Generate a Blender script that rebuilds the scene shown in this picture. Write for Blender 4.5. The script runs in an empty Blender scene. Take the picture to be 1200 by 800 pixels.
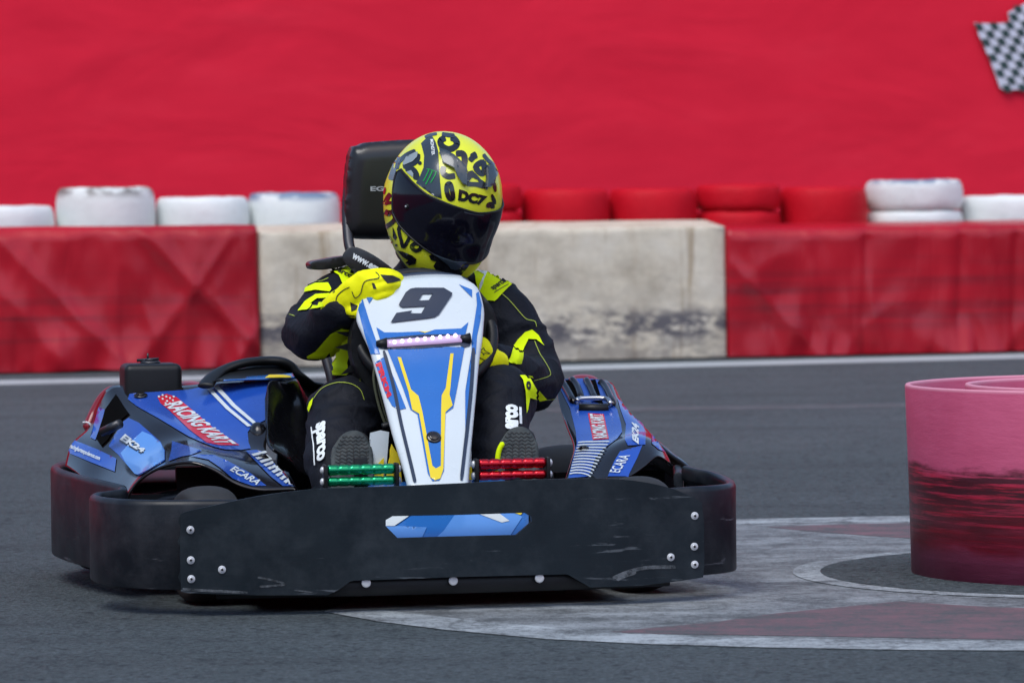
import bpy, bmesh, math, random
from mathutils import Vector, Matrix, noise
from mathutils.bvhtree import BVHTree
from mathutils.geometry import delaunay_2d_cdt
random.seed(7)
sc = bpy.context.scene
COL = sc.collection
R = math.radians

# ------------------------------------------------------------ camera
F = 5450.0                      # focal length in pixels of a 1200 px wide frame
CAMLOC = Vector((0, 0, 0.91))
CAMM = Matrix.Translation(CAMLOC) @ Matrix.Rotation(math.pi/2 - math.atan(180/F), 4, 'X') @ Matrix.Rotation(-0.0105, 4, 'Z')
CAMI = CAMM.inverted()
cd = bpy.data.cameras.new('camera'); cam = bpy.data.objects.new('camera', cd); COL.objects.link(cam)
cam.matrix_world = CAMM
cd.sensor_width = 36; cd.lens = 36*F/1200; cd.clip_start = .5; cd.clip_end = 2000
cd.dof.use_dof = True; cd.dof.focus_distance = 10.45; cd.dof.aperture_fstop = 8.2
sc.camera = cam

def ray(px, py):
    d = CAMM.to_3x3() @ Vector(((px-600)/F, (400-py)/F, -1))
    return d.normalized()
def proj(p):
    q = CAMI @ Vector(p)
    return (600 + F*q.x/-q.z, 400 - F*q.y/-q.z)
# kart frame: u = kart's left (picture right), v = backwards from the nose, z up
TH = R(12)
K = Vector((-0.14, 10.0, 0))
U = Vector((math.cos(TH), math.sin(TH), 0)); V = Vector((-math.sin(TH), math.cos(TH), 0))
def W(u, v, z): return K + U*u + V*v + Vector((0, 0, z))
def P(px, py, v):                                   # photo point measured at kart depth v
    d = ray(px, py); t = (K + V*v - CAMLOC).dot(V)/d.dot(V)
    return CAMLOC + d*t
def PG(px, py, z=0.0):
    d = ray(px, py); t = (z-CAMLOC.z)/d.z
    return CAMLOC + d*t
def kc(p):
    q = Vector(p)-K
    return (q.dot(U), q.dot(V), q.z)

# ------------------------------------------------------------ materials
def new_mat(name):
    m = bpy.data.materials.new(name); m.use_nodes = True
    nt = m.node_tree; b = nt.nodes['Principled BSDF']
    return m, nt, b
def nd(nt, t, **kw):
    n = nt.nodes.new(t)
    for k, v in kw.items():
        if k.startswith('i_'): n.inputs[k[2:].replace('_', ' ')].default_value = v
        else: setattr(n, k, v)
    return n
def coords(nt, scale=(1,1,1)):
    tc = nd(nt, 'ShaderNodeTexCoord'); mp = nd(nt, 'ShaderNodeMapping')
    mp.inputs['Scale'].default_value = scale
    nt.links.new(tc.outputs['Object'], mp.inputs['Vector'])
    return mp.outputs['Vector']
def noise_n(nt, vec, scale, detail=4, rough=.55, dist=0):
    n = nd(nt, 'ShaderNodeTexNoise'); n.inputs['Scale'].default_value = scale
    n.inputs['Detail'].default_value = detail; n.inputs['Roughness'].default_value = rough
    n.inputs['Distortion'].default_value = dist
    nt.links.new(vec, n.inputs['Vector']); return n.outputs['Fac']
def ramp(nt, fac, stops):
    r = nd(nt, 'ShaderNodeValToRGB'); e = r.color_ramp.elements
    while len(e) < len(stops): e.new(.5)
    for i, (p, c) in enumerate(stops):
        e[i].position = p; e[i].color = (*c, 1) if len(c) == 3 else c
    nt.links.new(fac, r.inputs['Fac']); return r.outputs['Color']
def mixc(nt, fac, a, b):
    m = nd(nt, 'ShaderNodeMix', data_type='RGBA')
    if isinstance(fac, (int, float)): m.inputs[0].default_value = fac
    else: nt.links.new(fac, m.inputs[0])
    for k, x in ((6, a), (7, b)):
        if isinstance(x, tuple): m.inputs[k].default_value = (*x, 1)
        else: nt.links.new(x, m.inputs[k])
    return m.outputs[2]
def math_n(nt, op, a, b=None, clamp=False):
    m = nd(nt, 'ShaderNodeMath', operation=op, use_clamp=clamp)
    for k, x in ((0, a), (1, b)):
        if x is None: continue
        if isinstance(x, (int, float)): m.inputs[k].default_value = x
        else: nt.links.new(x, m.inputs[k])
    return m.outputs[0]
def bump(nt, b, h, strength=.3, dist=.002):
    n = nd(nt, 'ShaderNodeBump'); n.inputs['Strength'].default_value = strength; n.inputs['Distance'].default_value = dist
    nt.links.new(h, n.inputs['Height']); nt.links.new(n.outputs['Normal'], b.inputs['Normal'])
def simple(name, col, rough=.5, metal=0, coat=0, var=.15, vscale=8, bs=0, bscale=60, bd=.001, spec=.5, sheen=0, rvar=.0):
    m, nt, b = new_mat(name)
    vec = coords(nt)
    n = noise_n(nt, vec, vscale, 5)
    dark = tuple(c*(1-var) for c in col); light = tuple(min(1, c*(1+var)) for c in col)
    nt.links.new(ramp(nt, n, [(.3, dark), (.7, light)]), b.inputs['Base Color'])
    b.inputs['Metallic'].default_value = metal
    b.inputs['Coat Weight'].default_value = coat; b.inputs['Coat Roughness'].default_value = .06
    b.inputs['Specular IOR Level'].default_value = spec
    b.inputs['Sheen Weight'].default_value = sheen
    n2 = noise_n(nt, vec, vscale*2.7, 6)
    r = nd(nt, 'ShaderNodeMapRange'); nt.links.new(n2, r.inputs['Value'])
    r.inputs['From Min'].default_value = .3; r.inputs['From Max'].default_value = .7
    r.inputs['To Min'].default_value = max(0, rough-rvar); r.inputs['To Max'].default_value = rough+rvar
    nt.links.new(r.outputs[0], b.inputs['Roughness'])
    if bs: bump(nt, b, noise_n(nt, vec, bscale, 5), bs, bd)
    return m
M = {}
M['blue'] = simple('blue_vinyl', (.014, .070, .38), .24, coat=.5, var=.12, rvar=.06)
M['skyblue'] = simple('sky_blue_vinyl', (.022, .14, .46), .24, coat=.5, var=.05, rvar=.06)
M['paleblue'] = simple('pale_blue_vinyl_and_glare', (.10, .28, .68), .22, coat=.5, var=.05)  # vinyl colour on the left pod, painted glare on the nose cone
M['white'] = simple('white_vinyl', (.60, .66, .68), .3, coat=.3, var=.03, rvar=.05)
M['yellow'] = simple('yellow_vinyl', (.78, .6, .02), .3, coat=.3, var=.04)
M['navy'] = simple('navy_vinyl', (.02, .032, .06), .35, coat=.2, var=.1)
M['red_vinyl'] = simple('red_vinyl', (.55, .012, .03), .3, coat=.3, var=.08)
M['gloss_black'] = simple('gloss_black_plastic', (.007, .005, .0045), .15, coat=.35, var=.3, rvar=.06, vscale=5, spec=.45)
M['seat_black'] = simple('seat_black_gloss', (.006, .006, .008), .25, coat=.15, var=.3, rvar=.06)
M['satin_black'] = simple('satin_black', (.008, .009, .010), .45, var=.3, spec=.35, bs=.2, bscale=120)
M['rubber'] = simple('tyre_rubber', (.02, .021, .023), .75, var=.3, bs=.5, bscale=150)
M['steel'] = simple('steel', (.55, .56, .58), .3, metal=1, var=.1)
M['dark_steel'] = simple('dark_steel', (.06, .06, .065), .4, metal=.8, var=.2)
M['bolt'] = simple('bolt_zinc', (.62, .64, .66), .38, metal=.35, var=.08)
M['green_metal'] = simple('green_anodised', (.0, .33, .13), .25, metal=.75, var=.08, coat=.4)
M['red_metal'] = simple('red_anodised', (.5, .0, .012), .25, metal=.75, var=.08, coat=.4)
M['vinyl_black'] = simple('black_vinyl_upholstery', (.012, .012, .013), .33, var=.2, bs=.15, bscale=200, coat=.1)
M['sole'] = simple('shoe_sole', (.035, .045, .047), .7, var=.2, bs=.6, bscale=90)
M['neon'] = simple('neon_fabric', (.72, .92, .0), .75, var=.04, vscale=20, bs=.3, bscale=300, spec=.2)
M['neon_paint'] = simple('neon_paint', (.76, .80, .03), .28, coat=.3, var=.04)
M['glove'] = simple('glove_fabric', (.88, .88, .0), .7, var=.05, vscale=30, bs=.4, bscale=250, spec=.25)
M['glove_black'] = simple('glove_black', (.01, .01, .01), .7, var=.2)
M['helmet_black'] = simple('helmet_black', (.008, .009, .012), .2, coat=.6, var=.1)
M['helmet_grey'] = simple('helmet_grey', (.03, .045, .06), .25, coat=.5, var=.1)
M['claw'] = simple('claw_green', (.01, .3, .05), .3, var=.05)
M['fabric_white'] = simple('fabric_white', (.75, .8, .8), .7, var=.03)
M['grey_text'] = simple('grey_print', (.4, .42, .42), .4, var=.05)

def visor_mat():
    m, nt, b = new_mat('visor_tinted')
    b.inputs['Base Color'].default_value = (.006, .006, .012, 1)
    b.inputs['Roughness'].default_value = .09
    b.inputs['Specular IOR Level'].default_value = .3
    return m
M['visor'] = visor_mat()
def suit_mat():
    m, nt, b = new_mat('suit_fabric')
    vec = coords(nt)
    n = noise_n(nt, vec, 14, 5)
    nt.links.new(ramp(nt, n, [(.3, (.0035, .0045, .008)), (.75, (.009, .011, .018))]), b.inputs['Base Color'])
    b.inputs['Roughness'].default_value = .7; b.inputs['Specular IOR Level'].default_value = .22
    b.inputs['Sheen Weight'].default_value = .0; b.inputs['Sheen Roughness'].default_value = .5
    a = noise_n(nt, vec, 22, 3, .5, .8); c = noise_n(nt, vec, 400, 2)
    h = math_n(nt, 'ADD', a, math_n(nt, 'MULTIPLY', c, .08))
    bump(nt, b, h, .55, .012)
    return m
M['suit'] = suit_mat()
def scuffed(name, col, scol, rough=.42):
    """black moulded plastic with scratches and scuffs towards the bottom edge"""
    m, nt, b = new_mat(name)
    vec = coords(nt); v2 = coords(nt, (1.3, 1.3, 16))
    base = ramp(nt, noise_n(nt, vec, 3.5, 5), [(.3, tuple(c*.8 for c in col)), (.7, tuple(c*1.25 for c in col))])
    s1 = noise_n(nt, v2, 4.5, 8, .68, .5)
    s2 = noise_n(nt, vec, 2.6, 3)
    sep = nd(nt, 'ShaderNodeSeparateXYZ'); nt.links.new(coords(nt), sep.inputs[0])
    low = nd(nt, 'ShaderNodeMapRange'); nt.links.new(sep.outputs['Z'], low.inputs['Value'])
    low.inputs['From Min'].default_value = .03; low.inputs['From Max'].default_value = .2
    low.inputs['To Min'].default_value = .09; low.inputs['To Max'].default_value = 0
    f = math_n(nt, 'ADD', s1, math_n(nt, 'ADD', math_n(nt, 'MULTIPLY', s2, .25), low.outputs[0]))
    mask = ramp(nt, f, [(.80, (0,0,0)), (.86, (1,1,1))])
    dust = ramp(nt, noise_n(nt, vec, 9, 7, .7), [(.45, (0,0,0)), (.8, (.16,.16,.16))])
    mx = math_n(nt, 'MAXIMUM', math_n(nt, 'MULTIPLY', mask, .55), dust)
    nt.links.new(mixc(nt, mx, base, scol), b.inputs['Base Color'])
    r = ramp(nt, noise_n(nt, vec, 7, 6), [(.3, (rough-.1,)*3), (.7, (rough+.12,)*3)])
    nt.links.new(r, b.inputs['Roughness'])
    b.inputs['Specular IOR Level'].default_value = .32
    bump(nt, b, noise_n(nt, v2, 12, 6, .7), .12, .002)
    return m
M['bumper'] = scuffed('bumper_plastic', (.006, .0085, .0125), (.18, .18, .2), .4)
M['panel'] = scuffed('panel_plastic', (.0055, .0115, .0165), (.14, .16, .18), .48)

def ground_mat():
    m, nt, b = new_mat('asphalt')
    vec = coords(nt)
    big = noise_n(nt, vec, .22, 5, .6); mid = noise_n(nt, vec, 1.7, 6, .65)
    fine = noise_n(nt, vec, 60, 6, .8); grit = nd(nt, 'ShaderNodeTexVoronoi'); grit.inputs['Scale'].default_value = 110
    nt.links.new(vec, grit.inputs['Vector'])
    sepw = nd(nt, 'ShaderNodeSeparateXYZ'); nt.links.new(vec, sepw.inputs[0])
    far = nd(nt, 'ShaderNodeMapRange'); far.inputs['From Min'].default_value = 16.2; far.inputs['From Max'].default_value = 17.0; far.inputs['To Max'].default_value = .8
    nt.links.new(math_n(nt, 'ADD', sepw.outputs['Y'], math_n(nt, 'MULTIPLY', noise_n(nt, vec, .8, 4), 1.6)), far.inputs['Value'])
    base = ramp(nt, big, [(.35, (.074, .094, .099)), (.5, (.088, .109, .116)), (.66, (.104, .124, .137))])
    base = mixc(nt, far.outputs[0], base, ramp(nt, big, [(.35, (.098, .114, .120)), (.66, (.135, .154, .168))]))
    base = mixc(nt, .5, base, ramp(nt, mid, [(.3, (.066, .083, .090)), (.7, (.120, .141, .153))]))
    g = ramp(nt, fine, [(.38, (.4, .4, .4)), (.5, (1, 1, 1)), (.62, (1.7, 1.7, 1.7))])
    mu = nd(nt, 'ShaderNodeMix', data_type='RGBA', blend_type='MULTIPLY'); mu.inputs[0].default_value = .7
    nt.links.new(base, mu.inputs[6]); nt.links.new(g, mu.inputs[7])
    # rubbered line streaks running across
    st = noise_n(nt, coords(nt, (.25, 2.2, 1)), 1.6, 5, .6)
    stm = ramp(nt, st, [(.5, (0,0,0)), (.75, (.45,.45,.45))])
    c = mixc(nt, stm, mu.outputs[2], (.045, .05, .053))
    # dark stone chips / pits
    pit = nd(nt, 'ShaderNodeTexVoronoi'); pit.inputs['Scale'].default_value = 26; nt.links.new(vec, pit.inputs['Vector'])
    pm = ramp(nt, pit.outputs['Distance'], [(.12, (1,1,1)), (.24, (0,0,0))])
    pn = ramp(nt, noise_n(nt, vec, 5, 3), [(.42, (0,0,0)), (.50, (1,1,1))])
    c = mixc(nt, math_n(nt, 'MULTIPLY', math_n(nt, 'MULTIPLY', pm, pn), .75), c, (.018, .022, .026))
    lg = ramp(nt, noise_n(nt, vec, 34, 5, .8), [(.55, (0,)*3), (.66, (.6,)*3)])
    c = mixc(nt, lg, c, (.19, .21, .225))
    dk = ramp(nt, noise_n(nt, coords(nt, (1, .6, 1)), 21, 6, .8), [(.36, (.75,)*3), (.47, (0,)*3)])
    c = mixc(nt, dk, c, (.03, .036, .042))
    nt.links.new(c, b.inputs['Base Color'])
    b.inputs['Roughness'].default_value = .85; b.inputs['Specular IOR Level'].default_value = .2
    h = math_n(nt, 'ADD', fine, math_n(nt, 'MULTIPLY', grit.outputs['Distance'], .8))
    bump(nt, b, h, 1.0, .012)
    return m
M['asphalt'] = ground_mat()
def paint_mat(name, col, wear, sc1=7):
    m, nt, b = new_mat(name)
    vec = coords(nt)
    n = noise_n(nt, vec, sc1, 9, .75); n2 = noise_n(nt, coords(nt, (1, .5, 1)), 60, 8, .95); n3 = noise_n(nt, coords(nt, (.5, 3, 1)), 2.2, 6, .7)
    f = math_n(nt, 'ADD', math_n(nt, 'MULTIPLY', n, .5), math_n(nt, 'ADD', math_n(nt, 'MULTIPLY', n2, .55), math_n(nt, 'MULTIPLY', n3, .15)))
    mask = ramp(nt, f, [(wear-.07, (0,0,0)), (wear+.07, (1,1,1))])
    vr = nd(nt, 'ShaderNodeTexVoronoi'); vr.feature = 'DISTANCE_TO_EDGE'; vr.inputs['Scale'].default_value = 1.2
    nt.links.new(mixc(nt, .12, vec, nd_noise_color(nt, vec)), vr.inputs['Vector'])
    crack = ramp(nt, vr.outputs['Distance'], [(.0, (.35,)*3), (.008, (1,1,1))])
    mk = math_n(nt, 'MULTIPLY', mask, crack)
    colv = ramp(nt, n3, [(.3, tuple(c*.75 for c in col)), (.7, tuple(min(1, c*1.15) for c in col))])
    c = mixc(nt, mk, (.07, .078, .082), colv)
    nt.links.new(c, b.inputs['Base Color']); b.inputs['Roughness'].default_value = .75
    bump(nt, b, n2, .6, .004)
    return m
def nd_noise_color(nt, vec):
    n = nd(nt, 'ShaderNodeTexNoise'); n.inputs['Scale'].default_value = 5; nt.links.new(vec, n.inputs['Vector'])
    return n.outputs['Color']
M['paint_white'] = paint_mat('worn_white_paint', (.38, .42, .44), .585)
M['paint_greywhite'] = paint_mat('thin_white_paint', (.27, .295, .31), .60)
M['paint_red'] = paint_mat('worn_red_paint', (.19, .10, .115), .60)
M['paint_red_thin'] = paint_mat('thin_red_paint', (.24, .14, .15), .63)
M['paint_line'] = paint_mat('line_paint', (.42, .45, .46), .42)

def wall_mat():
    m, nt, b = new_mat('red_wall_paint')
    vec = coords(nt)
    a = noise_n(nt, vec, .45, 6, .6); c = noise_n(nt, coords(nt, (1, 1, 3)), 1.3, 7, .65)
    col = mixc(nt, .5, ramp(nt, a, [(.3, (.66, .016, .042)), (.7, (.78, .024, .056))]),
               ramp(nt, c, [(.3, (.62, .012, .036)), (.55, (.72, .018, .046)), (.75, (.80, .03, .062))]))
    nt.links.new(col, b.inputs['Base Color']); b.inputs['Roughness'].default_value = .85; b.inputs['Specular IOR Level'].default_value = .12
    bump(nt, b, noise_n(nt, coords(nt, (.5, .5, 1)), 1.6, 3, .5, .5), .5, .06)
    return m
M['wall'] = wall_mat()
def cover_mat():
    m, nt, b = new_mat('red_tarpaulin')
    vec = coords(nt)
    st = noise_n(nt, coords(nt, (.35, .35, 12)), 1.3, 7, .7); a = noise_n(nt, vec, 1.2, 3, .5)
    base = ramp(nt, a, [(.3, (.33, .004, .013)), (.52, (.39, .005, .016)), (.72, (.45, .007, .019))])
    dm = ramp(nt, st, [(.50, (0,0,0)), (.68, (.85,.85,.85))])
    sep = nd(nt, 'ShaderNodeSeparateXYZ'); nt.links.new(coords(nt), sep.inputs[0])
    zz = ramp(nt, sep.outputs['Z'], [(.1, (.25,)*3), (.3, (1,)*3), (.42, (.5,)*3), (.7, (.12,)*3)])
    c = mixc(nt, math_n(nt, 'MULTIPLY', dm, zz), base, (.07, .012, .02))
    pale = ramp(nt, noise_n(nt, coords(nt, (2.5, 2.5, .7)), 2.1, 5, .6, .7), [(.66, (0,0,0)), (.95, (.05,)*3)])
    c = mixc(nt, pale, c, (.50, .12, .15))
    nt.links.new(c, b.inputs['Base Color']); b.inputs['Roughness'].default_value = .3; b.inputs['Specular IOR Level'].default_value = .4
    bump(nt, b, noise_n(nt, coords(nt, (3, 3, .9)), 1.5, 2, .45, 1.6), .2, .04)
    return m
M['cover'] = cover_mat()
def block_mat():
    m, nt, b = new_mat('stained_white_block')
    vec = coords(nt)
    base = ramp(nt, noise_n(nt, vec, 3, 8, .7), [(.3, (.42, .36, .27)), (.5, (.62, .55, .43)), (.75, (.72, .66, .55))])
    stv = noise_n(nt, coords(nt, (4.5, 4.5, .28)), 2.4, 5, .7)
    c = mixc(nt, ramp(nt, stv, [(.55, (0,0,0)), (.68, (.8,)*3)]), base, (.34, .25, .15))
    sep = nd(nt, 'ShaderNodeSeparateXYZ'); nt.links.new(coords(nt), sep.inputs[0])
    zn = math_n(nt, 'ADD', sep.outputs['Z'], math_n(nt, 'MULTIPLY', noise_n(nt, vec, 2.5, 4), .12))
    zb = ramp(nt, zn, [(.03, (.5,)*3), (.15, (.55,)*3), (.20, (1,)*3), (.29, (1,)*3), (.36, (.18,)*3), (.6, (.06,)*3)])
    sm = ramp(nt, noise_n(nt, coords(nt, (1.2, 1.2, 3.0)), 3.6, 9, .75), [(.42, (0,0,0)), (.54, (1,1,1))])
    c = mixc(nt, math_n(nt, 'MULTIPLY', math_n(nt, 'MULTIPLY', sm, zb), .95), c, (.075, .07, .085))
    nt.links.new(c, b.inputs['Base Color']); b.inputs['Roughness'].default_value = .7
    bump(nt, b, noise_n(nt, vec, 9, 8, .7), .5, .02)
    return m
M['block'] = block_mat()
def tyre_mat(name, col, smear=None):
    m, nt, b = new_mat(name)
    vec = coords(nt)
    c = ramp(nt, noise_n(nt, vec, 6, 7, .7), [(.2, tuple(x*.82 for x in col)), (.45, col), (.8, tuple(min(1, x*1.1) for x in col))])
    if smear:
        tcg = nd(nt, 'ShaderNodeTexCoord'); sep = nd(nt, 'ShaderNodeSeparateXYZ'); nt.links.new(tcg.outputs['Generated'], sep.inputs[0])
        zz = ramp(nt, sep.outputs['Z'], [(.80, (.0,)*3), (.92, (1,)*3)])
        f = ramp(nt, noise_n(nt, coords(nt, (2, 2, 4)), 3, 5, .6), [(.44, (0,0,0)), (.54, (.85,)*3)])
        c = mixc(nt, math_n(nt, 'MULTIPLY', zz, f), c, smear)
    nt.links.new(c, b.inputs['Base Color']); b.inputs['Roughness'].default_value = .55
    bump(nt, b, noise_n(nt, vec, 25, 6, .7), .5, .01)
    return m
M['tyre_white'] = tyre_mat('white_painted_tyre', (.70, .74, .73))
M['tyre_blue'] = tyre_mat('white_tyre_with_blue', (.70, .74, .73), (.05, .12, .25))
M['tyre_dirty'] = tyre_mat('white_tyre_dirty_rim', (.69, .74, .72), (.12, .10, .09))
M['tyre_red'] = tyre_mat('red_painted_tyre', (.50, .005, .016))
M['tyre_red'].node_tree.nodes['Principled BSDF'].inputs['Specular IOR Level'].default_value = .15
def pink_mat():
    m, nt, b = new_mat('pink_plastic_sheet')
    vec = coords(nt)
    sep = nd(nt, 'ShaderNodeSeparateXYZ'); nt.links.new(vec, sep.inputs[0])
    base = ramp(nt, noise_n(nt, vec, 4, 6, .6), [(.3, (.43, .055, .125)), (.7, (.52, .09, .18))])
    st = noise_n(nt, coords(nt, (1, 1, 14)), 2.6, 9, .72, .3); st2 = noise_n(nt, coords(nt, (.8, .8, 22)), 4.2, 9, .75)
    zn = math_n(nt, 'ADD', sep.outputs['Z'], math_n(nt, 'MULTIPLY', math_n(nt, 'SUBTRACT', noise_n(nt, coords(nt, (2, 2, 5)), 3, 5), .5), .09))
    za = ramp(nt, zn, [(.05, (0,)*3), (.085, (1,)*3), (.235, (1,)*3), (.262, (0,)*3)])
    c = mixc(nt, math_n(nt, 'MULTIPLY', za, ramp(nt, st, [(.36, (.55,)*3), (.6, (1,)*3)])), base, (.42, .006, .03))
    zb = ramp(nt, zn, [(.06, (.1,)*3), (.13, (.8,)*3), (.2, (1,)*3), (.25, (.95,)*3), (.265, (0,)*3)])
    f = math_n(nt, 'MULTIPLY', zb, ramp(nt, st2, [(.39, (0,)*3), (.51, (1,)*3)]))
    c = mixc(nt, math_n(nt, 'MULTIPLY', f, .93), c, (.022, .008, .012))
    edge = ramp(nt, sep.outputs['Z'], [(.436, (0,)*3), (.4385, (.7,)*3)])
    c = mixc(nt, edge, c, (.75, .36, .45))  # rim highlight painted in as a paler top edge, together with wear whitening
    nt.links.new(c, b.inputs['Base Color']); b.inputs['Roughness'].default_value = .42
    b.inputs['Subsurface Weight'].default_value = .0
    bump(nt, b, noise_n(nt, coords(nt, (1.5, 1.5, 6)), 5, 7, .7), .25, .01)
    return m
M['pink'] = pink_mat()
def led_mat():
    m, nt, b = new_mat('lit_led')
    b.inputs['Base Color'].default_value = (.9, .8, 1, 1)
    b.inputs['Emission Color'].default_value = (.95, .62, 1, 1); b.inputs['Emission Strength'].default_value = 2.2
    return m
M['led'] = led_mat()
M['led_lens'] = simple('led_lens', (.34, .28, .42), .12, coat=.6, var=.05)

# ------------------------------------------------------------ mesh helpers
INV = {}
def root(name, loc, label, cat, group=None, kind=None):
    o = bpy.data.objects.new(name, None); COL.objects.link(o)
    o.location = loc; o.empty_display_size = .1
    o['label'] = label; o['category'] = cat
    if group: o['group'] = group
    INV[o.name] = Vector(loc)
    return o
def obj(name, verts, faces, mat, parent=None, origin=None, smooth=True, solid=0, bevel=0, subsurf=0, mats=None, fmat=None, autosmooth=None, soff=-1):
    org = INV[parent.name] if parent else Vector(origin or (0, 0, 0))
    me = bpy.data.meshes.new(name)
    me.from_pydata([tuple(Vector(v)-org) for v in verts], [], faces)
    me.validate(); me.update()
    for m in (mats or [mat]): me.materials.append(m)
    bm = bmesh.new(); bm.from_mesh(me)
    if fmat is None: bmesh.ops.recalc_face_normals(bm, faces=bm.faces) if not solid else None
    bm.to_mesh(me); bm.free()
    if fmat:
        for p, k in zip(me.polygons, fmat): p.material_index = k
    for p in me.polygons: p.use_smooth = smooth
    o = bpy.data.objects.new(name, me); COL.objects.link(o)
    if parent: o.parent = parent; INV[o.name] = org
    else: o.location = org; INV[o.name] = org
    if solid:
        s = o.modifiers.new('solid', 'SOLIDIFY'); s.thickness = solid; s.offset = soff
    if bevel:
        bv = o.modifiers.new('bevel', 'BEVEL'); bv.width = bevel; bv.segments = 2; bv.limit_method = 'ANGLE'; bv.angle_limit = R(40)
    if subsurf:
        ss = o.modifiers.new('sub', 'SUBSURF'); ss.levels = ss.render_levels = subsurf
    if autosmooth:
        ws = o.modifiers.new('wn', 'WEIGHTED_NORMAL'); ws.keep_sharp = True
    return o
def tag(o, label, cat, group=None):
    o['label'] = label; o['category'] = cat
    if group: o['group'] = group
    return o
def bvh_of(o):
    dg = bpy.context.evaluated_depsgraph_get(); dg.update()
    e = o.evaluated_get(dg); me = e.to_mesh()
    vs = [INV[o.name] + v.co for v in me.vertices]
    t = BVHTree.FromPolygons(vs, [tuple(p.vertices) for p in me.polygons])
    e.to_mesh_clear()
    return t
def catmull(pts, n=8, closed=False):
    pts = [Vector(p) for p in pts]; out = []
    N = len(pts); rng = range(N if closed else N-1)
    for i in rng:
        if closed: p0, p1, p2, p3 = pts[(i-1) % N], pts[i], pts[(i+1) % N], pts[(i+2) % N]
        else: p0, p1, p2, p3 = pts[max(i-1, 0)], pts[i], pts[i+1], pts[min(i+2, N-1)]
        for k in range(n):
            t = k/n
            out.append(.5*((2*p1)+(-p0+p2)*t+(2*p0-5*p1+4*p2-p3)*t*t+(-p0+3*p1-3*p2+p3)*t**3))
    if not closed: out.append(pts[-1])
    return out
class MB:
    def __init__(s): s.v = []; s.f = []
    def add(s, vs, fs):
        b = len(s.v); s.v += [Vector(v) for v in vs]; s.f += [tuple(i+b for i in f) for f in fs]
    def tube(s, pts, rad, n=14, cap=True, hint=None, flat=1.0):
        """tube along pts; rad scalar/list; flat = ratio of second radius; hint = direction of first radius"""
        pts = [Vector(p) for p in pts]; m = len(pts)
        if not hasattr(rad, '__len__'): rad = [rad]*m
        vs = []; prev = None
        for i, p in enumerate(pts):
            t = (pts[min(i+1, m-1)]-pts[max(i-1, 0)]).normalized()
            h = Vector(hint) if hint is not None else (prev if prev is not None else (Vector((0,0,1)) if abs(t.z) < .9 else Vector((1,0,0))))
            a = (h - t*h.dot(t)).normalized(); prev = a; b = t.cross(a)
            r = rad[i]; ra, rb = (r if hasattr(r, '__len__') else (r, r*flat))
            for k in range(n):
                an = 2*math.pi*k/n
                vs.append(p + a*math.cos(an)*ra + b*math.sin(an)*rb)
        fs = [(i*n+k, i*n+(k+1) % n, (i+1)*n+(k+1) % n, (i+1)*n+k) for i in range(m-1) for k in range(n)]
        if cap: fs += [tuple(range(n))[::-1], tuple(range((m-1)*n, m*n))]
        s.add(vs, fs)
    def capsule(s, a, b, ra, rb, n=16, hint=None, flat=1.0):
        a = Vector(a); b = Vector(b); d = (b-a).normalized()
        pts = []; rr = []
        for k in range(5):
            an = math.pi/2*k/4
            pts.append(a - d*ra*math.cos(an)); rr.append(max(ra*math.sin(an), ra*.05))
        for k in range(5):
            an = math.pi/2*k/4
            pts.append(b + d*rb*math.sin(an)); rr.append(max(rb*math.cos(an), rb*.05))
        s.tube(pts, rr, n, True, hint, flat)
    def box(s, c, dx, dy, dz, ax=None, ay=None, az=None):
        ax = Vector(ax or U); ay = Vector(ay or V); az = Vector(az or (0,0,1)); c = Vector(c)
        vs = [c+ax*dx/2*i+ay*dy/2*j+az*dz/2*k for i in (-1,1) for j in (-1,1) for k in (-1,1)]
        s.add(vs, [(0,1,3,2),(4,6,7,5),(0,4,5,1),(2,3,7,6),(0,2,6,4),(1,5,7,3)])
    def ellipsoid(s, c, rx, ry, rz, ax=None, ay=None, az=None, n=20, m=12):
        ax = Vector(ax or U); ay = Vector(ay or V); az = Vector(az or (0,0,1)); c = Vector(c)
        vs = []
        for i in range(m+1):
            e = -math.pi/2+math.pi*i/m
            for k in range(n):
                a = 2*math.pi*k/n; ce = max(math.cos(e), .01)
                vs.append(c+ax*rx*ce*math.cos(a)+ay*ry*ce*math.sin(a)+az*rz*math.sin(e))
        fs = [(i*n+k, i*n+(k+1)%n, (i+1)*n+(k+1)%n, (i+1)*n+k) for i in range(m) for k in range(n)]
        fs += [tuple(range(n))[::-1], tuple(range(m*n, (m+1)*n))]
        s.add(vs, fs)
    def disc(s, c, axis, r, h, n=16):
        axis = Vector(axis).normalized(); s.tube([Vector(c), Vector(c)+axis*h*.7, Vector(c)+axis*h], [r, r, r*.8], n)
    def build(s, name, mat, parent=None, **kw): return obj(name, s.v, s.f, mat, parent, **kw)
def sheet(rows, name, mat, parent, n=5, solid=.006, soff=-1, flip=False, bevel=0):
    """smooth surface through a grid of control points"""
    a = [catmull(r, n) for r in rows]
    cols = [catmull([r[j] for r in a], n) for j in range(len(a[0]))]
    nj = len(cols); ni = len(cols[0])
    vs = [cols[j][i] for i in range(ni) for j in range(nj)]
    fs = [(i*nj+j, i*nj+j+1, (i+1)*nj+j+1, (i+1)*nj+j) for i in range(ni-1) for j in range(nj-1)]
    if flip: fs = [f[::-1] for f in fs]
    return obj(name, vs, fs, mat, parent, solid=solid, soff=soff, bevel=bevel)
def inside(p, poly):
    x, y = p; c = False; n = len(poly)
    for i in range(n):
        x1, y1 = poly[i][0], poly[i][1]; x2, y2 = poly[(i+1) % n][0], poly[(i+1) % n][1]
        if (y1 > y) != (y2 > y) and x < (x2-x1)*(y-y1)/(y2-y1)+x1: c = not c
    return c
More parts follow.
